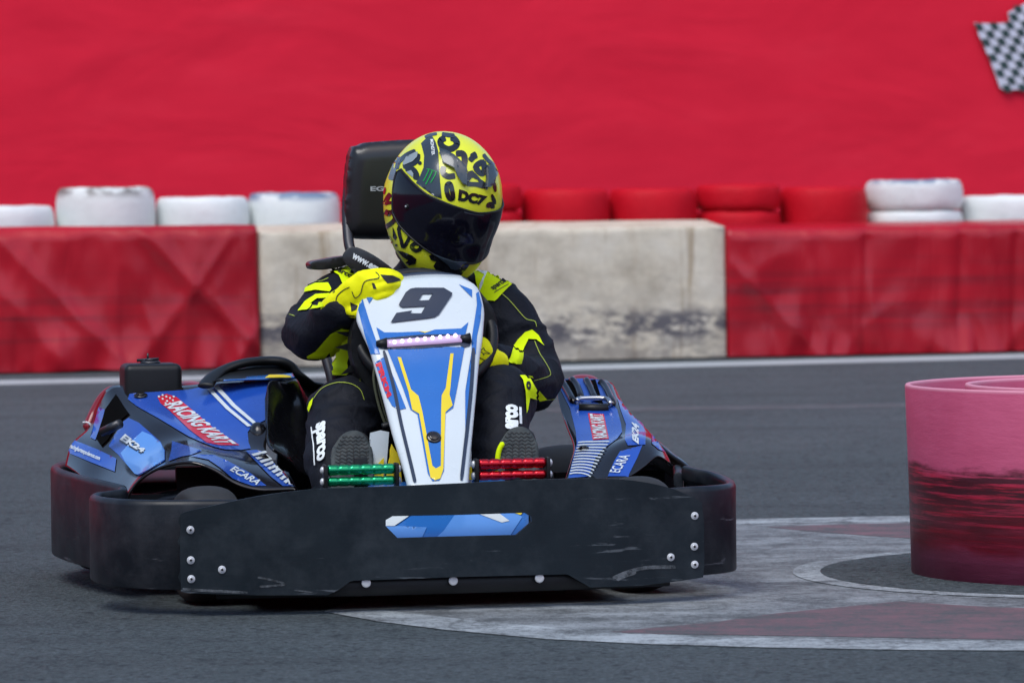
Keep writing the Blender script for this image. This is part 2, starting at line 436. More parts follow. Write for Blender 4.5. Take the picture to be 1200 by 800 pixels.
def densify(poly, sp):
    out = []
    for i, a in enumerate(poly):
        b = poly[(i+1) % len(poly)]; L = math.hypot(b[0]-a[0], b[1]-a[1]); n = max(1, int(math.ceil(L/sp)))
        for k in range(n): out.append((a[0]+(b[0]-a[0])*k/n, a[1]+(b[1]-a[1])*k/n))
    return out
def polymesh(outer, holes=(), sp=4.0):
    loops = [densify(outer, sp)] + [densify(h, sp) for h in holes]
    vs = []; ed = []
    for l in loops:
        b = len(vs); vs += [Vector(p) for p in l]; ed += [(b+i, b+(i+1) % len(l)) for i in range(len(l))]
    x0 = min(p[0] for p in outer); x1 = max(p[0] for p in outer); y0 = min(p[1] for p in outer); y1 = max(p[1] for p in outer)
    y = y0+sp/2; odd = 0
    while y < y1:
        x = x0+sp/2*(1+odd)
        while x < x1:
            if inside((x, y), outer) and not any(inside((x, y), h) for h in holes):
                dmin = min((x-q.x)**2+(y-q.y)**2 for q in vs[:sum(len(l) for l in loops)])
                if dmin > (sp*.35)**2: vs.append(Vector((x, y)))
            x += sp
        y += sp*.87; odd ^= 1
    r = delaunay_2d_cdt(vs, ed, [], 0, 1e-6)
    ov = r[0]; fs = []
    for f in r[2]:
        c = sum((ov[i] for i in f), Vector((0, 0)))/len(f)
        if inside(c, outer) and not any(inside(c, h) for h in holes): fs.append(tuple(f))
    return ov, fs
def smooth_poly(pts, n=4): return [(p.x, p.y) for p in catmull([(a, b, 0) for a, b in pts], n, True)]
def stroke(pts, w, closed=False, n=5):
    c = catmull([(a, b, 0) for a, b in pts], n, closed); m = len(c)
    L = []; Rr = []
    for i, p in enumerate(c):
        t = (c[(i+1) % m]-c[(i-1) % m]) if closed else (c[min(i+1, m-1)]-c[max(i-1, 0)])
        t.normalize(); nn = Vector((-t.y, t.x, 0))
        ww = w/2*(1 if closed else min(1, .6+min(i, m-1-i)*.4))
        L.append((p+nn*ww).to_tuple()[:2]); Rr.append((p-nn*ww).to_tuple()[:2])
    return (L, Rr, closed)
def zp(pts, ox, oy, k): return [(ox+a/k, oy+b/k) for a, b in pts]
class Decal:
    """stickers / prints / sewn patches laid on a real surface (each 1-2 mm proud of it)"""
    def __init__(s, bvh, off=.0015, maxd=99): s.t = bvh; s.off = off; s.v = []; s.f = []; s.ref = None; s.maxd = maxd; s.words = []; s.marks = []
    def hit(s, x, y):
        d = ray(x, y); loc, nrm, idx, dist = s.t.ray_cast(CAMLOC, d)
        if loc is None:
            best = None
            for k in range(22):
                c_ = s.t.find_nearest(CAMLOC + d*(9.8+.1*k))
                if best is None or c_[3] < best[3]: best = c_
            loc, nrm, idx, dd = best
            dist = (loc-CAMLOC).length
        else: s.ref = dist
        if nrm.dot(d) > 0: nrm = -nrm
        return loc + nrm*s.off - d*s.off*.3
    def tri(s, ov, fs):
        b = len(s.v); s.marks.append(b); s.v += [s.hit(p[0], p[1]) for p in ov]
        for f in fs:
            ds = [(s.v[i+b]-CAMLOC).length for i in f]
            if max(ds)-min(ds) < .09: s.f.append(tuple(i+b for i in f))
        return s
    def poly(s, outer, holes=(), sp=3.0):
        c = outer[0]; s.hit(*[sum(p[i] for p in outer)/len(outer) for i in (0, 1)])
        ov, fs = polymesh(outer, holes, sp); return s.tri(ov, fs)
    def st(s, pts, w, closed=False):
        L, Rr, cl = stroke(pts, w, closed); b = len(s.v); m = len(L); s.marks.append(b)
        for a, c in zip(L, Rr):
            s.v += [s.hit(*a), s.hit(*c)]
        for i in range(m if cl else m-1):
            j = (i+1) % m; s.f.append((b+2*i, b+2*i+1, b+2*j+1, b+2*j))
        return s
    def ell(s, cx, cy, rx, ry, rot=0, n=20, sp=2):
        pts = []
        for k in range(n):
            a = 2*math.pi*k/n; x = rx*math.cos(a); y = ry*math.sin(a)
            pts.append((cx+x*math.cos(rot)-y*math.sin(rot), cy+x*math.sin(rot)+y*math.cos(rot)))
        return s.poly(pts, sp=sp)
    def text(s, txt, BL, BR, TR, TL, bold=.03, shear=0, spacing=1.0):
        cu = bpy.data.curves.new('lettering', 'FONT'); cu.body = txt; cu.offset = bold; cu.shear = shear; cu.space_character = spacing
        cu.resolution_u = 3
        o = bpy.data.objects.new('lettering_tmp', cu); COL.objects.link(o)
        dg = bpy.context.evaluated_depsgraph_get(); dg.update()
        me = bpy.data.meshes.new_from_object(o.evaluated_get(dg))
        bpy.data.objects.remove(o); bpy.data.curves.remove(cu)
        bm = bmesh.new(); bm.from_mesh(me); bpy.data.meshes.remove(me)
        bmesh.ops.triangulate(bm, faces=bm.faces)
        xs = [v.co.x for v in bm.verts]; ys = [v.co.y for v in bm.verts]
        x0, x1, y0, y1 = min(xs), max(xs), min(ys), max(ys)
        for _ in range(2):
            le = [e for e in bm.edges if e.calc_length() > .22]
            if le: bmesh.ops.subdivide_edges(bm, edges=le, cuts=1); bmesh.ops.triangulate(bm, faces=bm.faces)
        ov = []
        bm.verts.ensure_lookup_table()
        for v in bm.verts:
            a = (v.co.x-x0)/(x1-x0); b = (v.co.y-y0)/(y1-y0)
            ov.append(tuple((BL[i]*(1-a)+BR[i]*a)*(1-b)+(TL[i]*(1-a)+TR[i]*a)*b for i in (0, 1)))
        fs = [tuple(v.index for v in f.verts) for f in bm.faces]; bm.free()
        w_ = Decal(s.t, s.off); w_.hit(*ov[0]); w_.tri(ov, fs); s.words.append(w_)
        return s
    def build(s, name, mat, parent, solid=0, split=False, **kw):
        for w_ in s.words: last = w_.build('lettering', mat, parent)
        if split and s.f:
            marks = s.marks+[len(s.v)]; out = None
            for a, b in zip(marks[:-1], marks[1:]):
                q = Decal(s.t, s.off); q.v = s.v[a:b]; q.f = [tuple(i-a for i in f) for f in s.f if a <= f[0] < b]
                if q.f: out = q.build(name, mat, parent, solid, **kw)
            return out
        if not s.v: return last
        vs = s.v
        # wind all faces towards the camera
        fs = []
        for f in s.f:
            a, b, c = (vs[i] for i in f[:3]); n = (b-a).cross(c-a)
            fs.append(f if n.dot(a-CAMLOC) < 0 else f[::-1])
        me_fm = [0]*len(fs)
        return obj(name, vs, fs, mat, parent, mats=[mat], fmat=me_fm, solid=solid, **kw)
def remeshed(mb, voxel, name, mat, parent, smooth_it=6, disp=None):
    """joins overlapping lofts into one continuous closed surface"""
    tmp = obj('tmp', mb.v, mb.f, mat, parent)
    r = tmp.modifiers.new('r', 'REMESH'); r.mode = 'VOXEL'; r.voxel_size = voxel
    s = tmp.modifiers.new('s', 'SMOOTH'); s.iterations = smooth_it; s.factor = .6
    dg = bpy.context.evaluated_depsgraph_get(); dg.update()
    me = bpy.data.meshes.new_from_object(tmp.evaluated_get(dg))
    bpy.data.objects.remove(tmp)
    if disp:
        ns = [v.normal.copy() for v in me.vertices]
        for v, n in zip(me.vertices, ns): v.co += n*disp(v.co, n)
        me.update()
    for p in me.polygons: p.use_smooth = True
    me.name = name
    o = bpy.data.objects.new(name, me); COL.objects.link(o); o.parent = parent; INV[o.name] = INV[parent.name]
    return o

# ------------------------------------------------------------ setting: ground, paint, line
def struct(o): o['kind'] = 'structure'; return o
g = obj('asphalt_track', [(-300,-60,0),(300,-60,0),(300,600,0),(-300,600,0)], [(0,1,2,3)], M['asphalt'], smooth=False); struct(g)
def gsheet(name, pts, z, mat, holes=(), sp=None):
    sp = sp or 30
    ov, fs = polymesh(pts, holes, sp)
    return struct(obj(name, [PG(p[0], p[1], z) for p in ov], [f for f in fs], mat, smooth=False))
# edge line of the track
L1 = [(-1500,482),(0,448),(330,440.5),(680,430.5),(1200,417),(2700,379.5)]
top = [(x, y-2.6) for x, y in L1]; bot = [(x, y+2.6) for x, y in L1]
gsheet('track_edge_line', bot+top[::-1], .0012, M['paint_line'], sp=60)
M['paint_faint'] = paint_mat('faint_line_paint', (.30, .34, .38), .70)
gsheet('faded_line', [(640,478),(900,474.5),(1200,470),(1500,466),(1500,471),(1200,475),(900,479.5),(640,483)], .0012, M['paint_faint'])
# apex marking
pc_left = PG(1067, 671)
RP = .50
PCEN = Vector((pc_left.x+RP, pc_left.y, 0))
gsheet('apex_marking', [(380,716),(440,727),(520,737),(640,748),(760,754),(900,758),(1080,761),(1300,762),(1400,760),(1400,592),(1300,597),(1180,600),(1065,604),(960,606),(865,608),(700,618),(560,650),(440,690)], .0010, M['paint_greywhite'])
gsheet('apex_white_edge', [(386,717),(440,727),(520,737),(640,748),(760,754),(900,758),(1080,761),(1300,762),(1400,760),(1400,750),(1300,752),(1200,751),(1080,750),(840,746),(700,739),(560,727),(450,714)], .0018, M['paint_white'])
gsheet('apex_white_edge', [(865,608),(960,606),(1065,604),(1180,600),(1300,597),(1400,592),(1400,596),(1180,606),(1065,611),(960,611.5),(850,614)], .0018, M['paint_white'])
gsheet('apex_red_patch', [(898,617),(1000,613.5),(1150,611),(1300,604),(1300,640),(1130,634),(1030,628),(950,622)], .0018, M['paint_red'])
gsheet('apex_red_patch', [(700,741),(840,728),(910,718),(982,711),(1054,704),(1130,709),(1200,712),(1330,716),(1330,750),(1200,749),(1080,747),(960,745),(840,743)], .0018, M['paint_red'])
def ring(name, r0, r1, z, mat, n=72):
    vs = []; fs = []
    for k in range(n):
        a = 2*math.pi*k/n
        for r in (r0, r1): vs.append((PCEN.x+r*math.cos(a), PCEN.y+r*math.sin(a), z))
    fs = [(2*k, 2*k+1, (2*k+3) % (2*n), (2*k+2) % (2*n)) for k in range(n)]
    if r0 < .01: pass
    return struct(obj(name, vs, fs, mat, smooth=False))
ring('apex_white_ring', .70, .775, .0026, M['paint_white'])
ring('apex_inner_disc', .002, .71, .0034, M['asphalt'])

# ------------------------------------------------------------ barrier, wall, tyres
A0 = PG(0, 438.5); A1 = PG(1200, 412.5)
BD = (A1-A0); BD.z = 0; BD.normalize(); BN = Vector((BD.y, -BD.x, 0))      # towards camera
if BN.y > 0: BN = -BN
def bpt(s, depth, z): return A0 + BD*s - BN*depth + Vector((0,0,z))
def s_at(px, z=0.4, depth=0):
    d = ray(px, 330); o = A0 - BN*depth
    t = (o-CAMLOC).dot(BN)/d.dot(BN); return ((CAMLOC+d*t)-A0).dot(BD)
def z_at(px, py, depth=0):
    d = ray(px, py); o = A0-BN*depth
    t = (o-CAMLOC).dot(BN)/d.dot(BN); return (CAMLOC+d*t).z
ZT = z_at(600, 266)
def barrier(name, px0, px1, mat, label, ztop, seed, folds=(), rnd=.05, lean=.0, amp=.012, hem=.02, rise=0, org=None, depth=.62, s0=None, s1=None):
    s0 = s_at(px0) if s0 is None else s0; s1 = s_at(px1) if s1 is None else s1
    n = int((s1-s0)/.022)+2
    prof = []                                        # (depth, z, wrinkle weight)
    for k in range(26): prof.append((lean*k/25, .01+(ztop-rnd-.01)*k/25, 1))
    for k in range(1, 6):
        a = math.pi/2*k/5; prof.append((lean+rnd*(1-math.cos(a)), ztop-rnd+rnd*math.sin(a), .5))
    for k in range(1, 5): prof.append((lean+rnd+(depth-rnd)*k/4, ztop+rise*min(1, k/2), .25))
    prof.append((depth, .01, 0))
    vs = []; m = len(prof)
    for i in range(n):
        s = s0+(s1-s0)*i/(n-1)
        for (d, z, w) in prof:
            q = Vector((s*1.0+seed, z*1.2, seed))
            wr = noise.noise(Vector((s*1.7+z*1.2+seed, z*.7, seed)))*amp*1.4 + noise.noise(Vector((s*5-z*3.4+seed, z*1.6, 3+seed)))*amp*.8 + abs(noise.noise(Vector((s*9+z*4, z*2.5, seed+9))))*amp*.7
            if amp > .01:
                wr *= .55
                for (ka, kb, kc_, am) in ((1.3, .8, 1.0, .9), (1.6, -.55, 5.0, .6), (3.1, .25, 9.0, .6)):
                    rg = 1-abs(noise.noise(Vector((s*ka+z*kb*1.6+seed+kc_, z*.35, kc_))))*1.9
                    wr += amp*am*max(0, rg)**7
            low = max(0, 1-z/.22)
            wr += low*abs(noise.noise(Vector((s*6+seed, z*2, 7))))*amp*2.5
            for fx, fw in folds:
                wr -= .02*math.exp(-((s-fx-z*.05)/fw)**2)
            edge = min(1, min(i, n-1-i)/3)
            dz = .010*noise.noise(Vector((s*1.4+seed, 0, 2)))*(1 if z > ztop*.7 else 0) + hem*low*noise.noise(Vector((s*3+seed, 0, 5)))*.6
            zz = max(.002, z+dz)
            vs.append(bpt(s, d-wr*w-(1-edge)*-.012*w, zz))
    fs = [(i*m+k, (i+1)*m+k, (i+1)*m+k+1, i*m+k+1) for i in range(n-1) for k in range(m-1)]
    fs += [tuple(range(m)), tuple((n-1)*m+k for k in range(m))[::-1]]
    o = obj(name, vs, fs, mat, origin=bpt((s0+s1)/2, depth/2, 0))
    return o
o = barrier('covered_barrier', -1600, 302.5, M['cover'], '', z_at(150, 265.5), 3.1, amp=.034)
tag(o, 'wrinkled red tarpaulin-covered barrier left of the white block, with dark scrape lines', 'barrier', 'track barrier blocks')
o = barrier('barrier_block', 306, 851.5, M['block'], '', z_at(600, 268.5), 8.7, rnd=.012, amp=.005, hem=0, lean=.015, rise=.032)
tag(o, 'bare off-white barrier block with black scuffs and brown stains, behind the driver', 'barrier', 'track barrier blocks')
sR = s_at(1122); sR2 = s_at(1187)
o = barrier('covered_barrier', 854, 2600, M['cover'], '', z_at(1030, 265.5), 15.3, rise=.02, folds=((sR, .02), (sR2, .02), (s_at(1010), .015)), rnd=.05, amp=.024, hem=.0)
tag(o, 'red tarpaulin-covered barrier right of the white block, behind the pink coil', 'barrier', 'track barrier blocks')
# low ledge behind the barrier that carries the tyres
LZ = .60
bm_ = MB()
c = bpt(s_at(600), .64+.45, LZ/2); bm_.box(c, 17, .88, LZ, BD, BN)
lo = bm_.build('concrete_ledge', M['block'], smooth=False, origin=(c.x, c.y, 0)); lo['kind'] = 'structure'
def tyre(px0, px1, py_top, mat, label, group, hgt=None, zbase=None):
    dep = .66+.29
    s0, s1 = s_at(px0, depth=dep), s_at(px1, depth=dep); r = (s1-s0)/2
    zt = z_at((px0+px1)/2, py_top, dep-r*.8)
    zb = zbase if zbase is not None else LZ
    h = hgt or (zt-zb)
    if zbase is None and hgt: zb = zt-hgt
    c = bpt((s0+s1)/2, dep, zb)
    prof = []
    for k in range(17):                               # outer tread: squarish with rounded shoulders
        a = -math.pi/2+math.pi*k/16
        x = math.copysign(abs(math.cos(a))**.40, math.cos(a)); y = math.copysign(abs(math.sin(a))**.7, math.sin(a))
        prof.append((r-.07+.07*x, h/2+h/2*y))
    prof += [(r*.66, h*.96), (r*.62, h*.85), (r*.66, h*.5), (r*.62, h*.15), (r*.66, h*.04)]
    n = 48; m = len(prof); vs = []
    for k in range(n):
        a = 2*math.pi*k/n
        for rr, z in prof:
            w = 1+.012*noise.noise(Vector((math.cos(a)*3+px0, math.sin(a)*3, z*8)))
            if z > .25*h and z < .75*h and rr > r*.95: w += .004*math.sin(a*36)
            vs.append(c+BD*rr*w*math.cos(a)+BN*rr*w*math.sin(a)+Vector((0,0,z+.006*noise.noise(Vector((math.cos(a)*2+px0, math.sin(a)*2, 1))))))
    fs = [(k*m+j, ((k+1) % n)*m+j, ((k+1) % n)*m+(j+1) % m, k*m+(j+1) % m) for k in range(n) for j in range(m)]
    o = obj('tyre', vs, fs, mat, origin=c)
    tag(o, label, 'tyre', group); return (zb+h)
GW = 'painted tyres along the top of the barrier'
def stack(px0, px1, ys, mat, labels, split=None):
    """ys = top of each tyre from the lowest up"""
    z = None
    for i, (y, lb) in enumerate(zip(ys, labels)):
        z = tyre(px0, px1, y, mat if not isinstance(mat, list) else mat[i], lb, GW, zbase=z)
        z += .002
stack(-62, 64, [241.5], M['tyre_white'], ['plain white tyre at the left edge of the photo above the red cover'])
stack(67, 182, [219.5], M['tyre_dirty'], ['tallest white tyre, second from the left, with grime on its top edge'])
stack(184, 292, [231], M['tyre_white'], ['clean white tyre between the tallest white one and the blue-smeared one'])
stack(292, 398, [225.5], M['tyre_blue'], ['white tyre with blue paint smeared on top, just left of the headrest'])
stack(404, 506, [219], M['tyre_red'], ['red tyre mostly hidden behind the black headrest'])
stack(509, 611, [247, 216], M['tyre_red'], ['lower red tyre of the stack right beside the helmet', 'upper red tyre of the stack right beside the helmet'])
stack(614, 713, [221.5], M['tyre_red'], ['single red tyre, first one clear of the helmet'])
stack(716, 815, [220.5], M['tyre_red'], ['single red tyre left of the double red stack above the white block'])
stack(818, 913, [247, 216], M['tyre_red'], ['lower red tyre of the double stack above the seam of white block and red cover', 'upper red tyre of the double stack above the seam of white block and red cover'])
stack(917, 1014, [219], M['tyre_red'], ['rightmost red tyre, beside the white two-tyre stack'])
stack(1018, 1125, [247, 210.5], [M['tyre_white'], M['tyre_blue']], ['lower white tyre of the two-tyre stack at the right', 'upper white tyre with blue paint on its rim, right-hand stack'])
stack(1128, 1240, [229], M['tyre_white'], ['white tyre cut by the right edge of the photo'])
# painted wall
wdep = 3.4
def wpt(px, py, dd=0):
    d = ray(px, py); o = A0-BN*(wdep-dd); t = (o-CAMLOC).dot(BN)/d.dot(BN); return CAMLOC+d*t
wr_ = root('perimeter_wall', bpt(3, wdep, 0), 'tall smooth red painted wall behind the tyres', 'wall')
vs = []; fs = []; NX, NZ = 60, 12
for i in range(NX+1):
    for k in range(NZ+1):
        vs.append(bpt(-14+34*i/NX, wdep+.02*noise.noise(Vector((i*.3, k*.4, 2))), 4.2*k/NZ))
fs = [(i*(NZ+1)+k, (i+1)*(NZ+1)+k, (i+1)*(NZ+1)+k+1, i*(NZ+1)+k+1) for i in range(NX) for k in range(NZ)]
obj('wall_face', vs, fs, M['wall'], wr_, solid=.2, soff=-1 if (Vector(vs[NZ+1])-Vector(vs[0])).cross(Vector((0,0,1))).dot(BN) > 0 else 1)
mb = MB(); mb.box(bpt(3, wdep+.1, 4.24), 34, .34, .08, BD, BN); mb.build('coping', M['wall'], wr_, smooth=False)
# the wall runs on round the whole track, as at any walled karting yard
mb = MB()
mb.box((0, -13, 2.4), 44, .25, 4.8, (1,0,0), (0,1,0)); mb.build('wall_face', M['wall'], wr_, smooth=False)
for sx_ in (-1, 1):
    mb = MB(); mb.box((sx_*20, 8, 2.2), .25, 44, 4.4, (1,0,0), (0,1,0)); mb.build('wall_face', M['wall'], wr_, smooth=False)
fl = [(1141,27),(1152,27.5),(1162,28),(1180,27),(1183,24),(1181,15),(1194,8),(1215,-3),(1240,-12),(1270,-12),(1310,-6),(1326,40),(1340,88),(1310,100),(1270,97),(1235,102),(1200,105),(1176,105.5),(1172,103),(1160,70),(1150,48)]
ov, f2 = polymesh(fl, sp=20)
vs = [wpt(p[0], p[1], .03) for p in ov]; fs = list(f2); fm = [0]*len(fs)
for i in range(-3, 24):
    for j in range(-4, 13):
        if (i+j) % 2: continue
        cx, cy = 1141.5+9*i+4.1*j, 27+5-.5*i+9*j
        cx += 6; 
        if not inside((cx, cy), fl): continue
        q = [(cx+a*4.3+b*2.0, cy-a*.3+b*4.3) for a, b in ((-1,-1),(1,-1),(1,1),(-1,1))]
        b = len(vs); vs += [wpt(x, y, .034) for x, y in q]; fs.append((b, b+1, b+2, b+3)); fm.append(1)
fs = [f if (Vector(vs[f[1]])-Vector(vs[f[0]])).cross(Vector(vs[f[2]])-Vector(vs[f[0]])).dot(BN) > 0 else f[::-1] for f in fs]
obj('flag_mural', vs, fs, None, wr_, smooth=False, mats=[simple('mural_white', (.6, .62, .72), .6, var=.06), simple('mural_black', (.02, .05, .05), .6, var=.1)], fmat=fm)

# ------------------------------------------------------------ pink coil at the apex
def coil():
    pts = []
    N = 150; turns = 2.15
    for i in range(N+1):
        a = math.radians(-60)+2*math.pi*turns*i/N        # starts at the outside front, winds in clockwise
        pts.append((a, i/N))
    th = .011; vs = []
    for a, t in pts:
        tt = 2*math.pi*turns*t
        r = RP if tt < math.pi*1.3 else RP-.14*min(1.45, (tt-math.pi*1.3)/(math.pi*2.0))
        for (dr, z) in ((0, .001), (.010*.5, .22), (.012, .437), (.010, .441), (-th+.012, .441), (-th+.009, .437), (-th, .001)):
            rr = r+dr
            vs.append((PCEN.x+rr*math.cos(-a), PCEN.y+rr*math.sin(-a), z+.001))
    m = 7
    fs = [(i*m+k, (i+1)*m+k, (i+1)*m+(k+1) % m, i*m+(k+1) % m) for i in range(len(pts)-1) for k in range(m)]
    fs += [tuple(range(m)), tuple((len(pts)-1)*m+k for k in range(m))[::-1]]
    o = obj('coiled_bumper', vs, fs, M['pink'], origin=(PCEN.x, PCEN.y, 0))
    tag(o, 'faded pink plastic coil with black scuffs standing on the painted apex', 'track marker')
coil()

# ------------------------------------------------------------ the kart
kart = root('go_kart', K+V*.7, 'blue and white go-kart number 9 with wide black bumper', 'go-kart')
# --- bumper path sweep
def sweep(path, sec, name, mat, outward=1):
    c = catmull([(a, b, 0) for a, b, *_ in path], 8); zz = catmull([(p[2], p[3], 0) for p in path], 8)
    vs = []; m = len(sec); n = len(c)
    for i, p in enumerate(c):
        t = (c[min(i+1, n-1)]-c[max(i-1, 0)]).normalized(); nn = Vector((t.y, -t.x, 0))*outward
        z0, z1 = zz[i].x, zz[i].y
        for (a, zt) in sec:
            z = z0+zt if zt < .02 else z1-(.1-zt)
            vs.append(W(p.x+nn.x*a, p.y+nn.y*a, z))
    fs = [(i*m+k, (i+1)*m+k, (i+1)*m+(k+1) % m, i*m+(k+1) % m) for i in range(n-1) for k in range(m)]
    fs += [tuple(range(m)), tuple((n-1)*m+k for k in range(m))[::-1]]
    return obj(name, vs, fs, mat, kart, bevel=.002)
SEC = [(0, .0), (0, .088), (-.003, .096), (-.009, .1), (-.016, .1), (-.021, .096), (-.023, .088), (-.022, .07), (-.012, .06), (-.010, .0)]
frontR = [(.40,.062,.060,.245),(.48,.068,.058,.247),(.56,.078,.055,.25),(.622,.105,.055,.25),(.672,.155,.055,.25),(.702,.24,.055,.252),(.710,.33,.055,.256),(.700,.41,.055,.262),(.68,.46,.055,.266),(.668,.52,.055,.27)]
frontL = [(-.655,.50,.066,.255),(-.660,.455,.066,.252),(-.690,.43,.066,.25),(-.722,.395,.066,.249),(-.737,.33,.064,.248),(-.728,.24,.060,.248),(-.690,.155,.058,.248),(-.630,.105,.056,.248),(-.56,.078,.055,.248),(-.48,.068,.058,.247),(-.40,.062,.06,.245)]
sweep(frontL, SEC, 'corner_bumper', M['bumper']); sweep(frontR, SEC, 'corner_bumper', M['bumper'])
side = [(.650,.515,.055,.255),(.668,.58,.055,.258),(.700,.72,.058,.262),(.728,.9,.06,.265),(.738,1.05,.062,.268),(.72,1.2,.062,.268),(.66,1.34,.062,.268),(.55,1.40,.062,.268)]
sweep([(-a, b, c, d) for a, b, c, d in side][::-1], SEC, 'side_bumper', M['bumper'], 1)
sweep(side, SEC, 'side_bumper', M['bumper'], 1)
rear = [(.55,1.42,.062,.25),(.3,1.45,.062,.25),(0,1.46,.062,.25),(-.3,1.45,.062,.25),(-.55,1.42,.062,.25)]
sweep(rear, SEC, 'rear_bumper', M['bumper'], 1)
# --- front panel
def pv(u): return -.004+.052*(abs(u)/.6)**2.4
def PP(px, py, dv=0):
    v = 0
    for _ in range(6):
        q = P(px, py, v+dv); v = pv(kc(q)[0])
    return P(px, py, v+dv)
prof_top_ = [(211.5,602),(222,598),(250,592),(290,583.5),(330,577),(375,572.5),(420,570.8),(460,569.5),(540,566),(600,562.8),(660,560.8),(700,560.3),(735,562),(765,566.5),(790,573),(806,579.5),(822,587.5)]
prof_top = [(p.x, p.y) for p in catmull([(a, b, 0) for a, b in prof_top_], 4)]
prof_bot = [(825,610),(825.5,660),(824,676),(800,680),(750,686),(692,688),(680,681),(667,673.5),(664,672.5),(540,675.5),(414,680),(410,681),(398,690),(384,697),(300,697),(220,694.5),(212,693),(211,650)]
slot = [(452,609),(460,604.5),(540,603),(615,600.5),(622.5,605),(623,611),(605,626.5),(540,628),(466,630),(452,616)]
ov, fs = polymesh(prof_top+prof_bot, [slot], 9)
vs = [PP(p[0], p[1]) for p in ov]
fs = [f if (vs[f[1]]-vs[f[0]]).cross(vs[f[2]]-vs[f[0]]).dot(V) < 0 else f[::-1] for f in fs]
panel = obj('front_panel', vs, fs, M['panel'], kart, solid=.009, soff=-1, bevel=.0025, autosmooth=True)
for (x, y) in [(223,620.5),(223.5,656),(224,678),(260,667),(814,604),(813.5,640),(814,661),(786,652.5)]:
    mb = MB(); c = PP(x, y, -.001); mb.disc(c, -V, .0084, .0022, 24); mb.disc(c-V*.0022, -V, .0048, .0026, 16)
    b_ = mb.build('bolt', M['bolt'], kart, smooth=False)
    mb = MB(); mb.disc(c-V*.0048, -V, .0030, .0006, 6); mb.build('socket', M['satin_black'], b_, smooth=False)
M['scuff'] = paint_mat('scuff_marks', (.12, .135, .15), .60, 30)
for n_ in M['scuff'].node_tree.nodes:
    if n_.type == 'MIX' and n_.inputs[6].default_value[0] > .069 and not n_.inputs[6].is_linked: n_.inputs[6].default_value = (.0055, .0115, .0165, 1)
tP = bvh_of(panel)
for pl, w_ in (([(718,677),(735,670),(755,665),(775,664),(792,664)], 2.2), ([(722,678),(730,674),(745,669)], 3.4), ([(214,689.5),(230,691),(262,692.5),(290,694)], 1.6), ([(302,676),(318,679),(334,684),(318,686),(304,687)], 1.3),
               ([(345,691),(372,694.5)], 1.0)):
    d_ = Decal(tP, .0006); d_.st(pl, w_*1.9); d_.build('scuff', M['scuff'], panel)
# lower skid strip with bolts behind the notch
mb = MB()
mb.tube([W(u, .02+.05*(abs(u)/.6)**2.4, .056) for u in [-.5+.1*k for k in range(11)]], [(.020, .008)]*11, 12, hint=(0,0,1)); mb.build('skid_strip', M['satin_black'], kart)
for (x, y) in [(429,682.5),(531,680),(632,677)]:
    mb = MB(); mb.disc(P(x, y, .006), -V, .010, .004, 20); mb.build('bolt', M['bolt'], kart, smooth=False)
# --- frame, floor
mb = MB()
mb.box(W(0, .75, .046), .82, 1.30, .008)
mb.build('floor_tray', M['satin_black'], kart, smooth=False)
mb = MB()
for s in (-1, 1):
    mb.tube(catmull([W(s*.25,.12,.06), W(s*.3,.4,.06), W(s*.36,.8,.065), W(s*.3,1.35,.08)], 6), .016)
    mb.tube(catmull([W(s*.3,.5,.06), W(s*.55,.55,.1), W(s*.62,.8,.1), W(s*.55,1.15,.1), W(s*.33,1.2,.08)], 6), .012)
mb.tube([W(-.5,.33,.12), W(.5,.33,.12)], .016); mb.tube([W(-.58,1.32,.14), W(.58,1.32,.14)], .02)
mb.tube(catmull([W(-.3,.1,.14), W(-.3,.18,.16), W(.3,.18,.16), W(.3,.1,.14)], 4), .01)
mb.tube([W(.05,.3,.1), W(.02,.62,.5)], .012)
mb.build('chassis_frame', M['dark_steel'], kart)
# --- wheels
def wheel(u, v, r, w, steer=0):
    c = W(u, v, r); ax = (U*math.cos(steer)+V*math.sin(steer)).normalized(); fw = Vector((0,0,1)).cross(ax)
    prof = []
    for k in range(15):
        a = math.pi*k/14; x = -math.cos(a)*w/2; y = r-.03+.03*abs(math.sin(a))**.6
        prof.append((x, y))
    prof += [(w*.46, r*.56), (w*.4, r*.52), (-w*.4, r*.52), (-w*.46, r*.56)]
    n = 44; m = len(prof)
    vs = [c+ax*x+fw*y*math.cos(2*math.pi*k/n)+Vector((0,0,1))*y*math.sin(2*math.pi*k/n) for k in range(n) for x, y in prof]
    fs = [(k*m+j, ((k+1) % n)*m+j, ((k+1) % n)*m+(j+1) % m, k*m+(j+1) % m) for k in range(n) for j in range(m)]
    t = obj('wheel', vs, fs, M['rubber'], kart)
    mb = MB()
    pr = [(-.42*w, r*.53), (-.42*w, r*.44), (-.15*w, r*.38), (.15*w, r*.38), (.42*w, r*.44), (.42*w, r*.53)]
    n = 32; m = len(pr)
    mb.add([c+ax*x+fw*y*math.cos(2*math.pi*k/n)+Vector((0,0,1))*y*math.sin(2*math.pi*k/n) for k in range(n) for x, y in pr],
           [(k*m+j, ((k+1) % n)*m+j, ((k+1) % n)*m+j+1, k*m+j+1) for k in range(n) for j in range(m-1)])
    mb.tube([c-ax*.1*w, c+ax*.1*w], r*.42, 24); mb.tube([c-ax*.55*w, c+ax*.55*w], .022, 12)
    mb.build('rim', M['dark_steel'], t)
wheel(-.475, .36, .13, .115, R(11)); wheel(.50, .34, .13, .115, R(11))
wheel(-.56, 1.30, .14, .18); wheel(.56, 1.30, .14, .18)
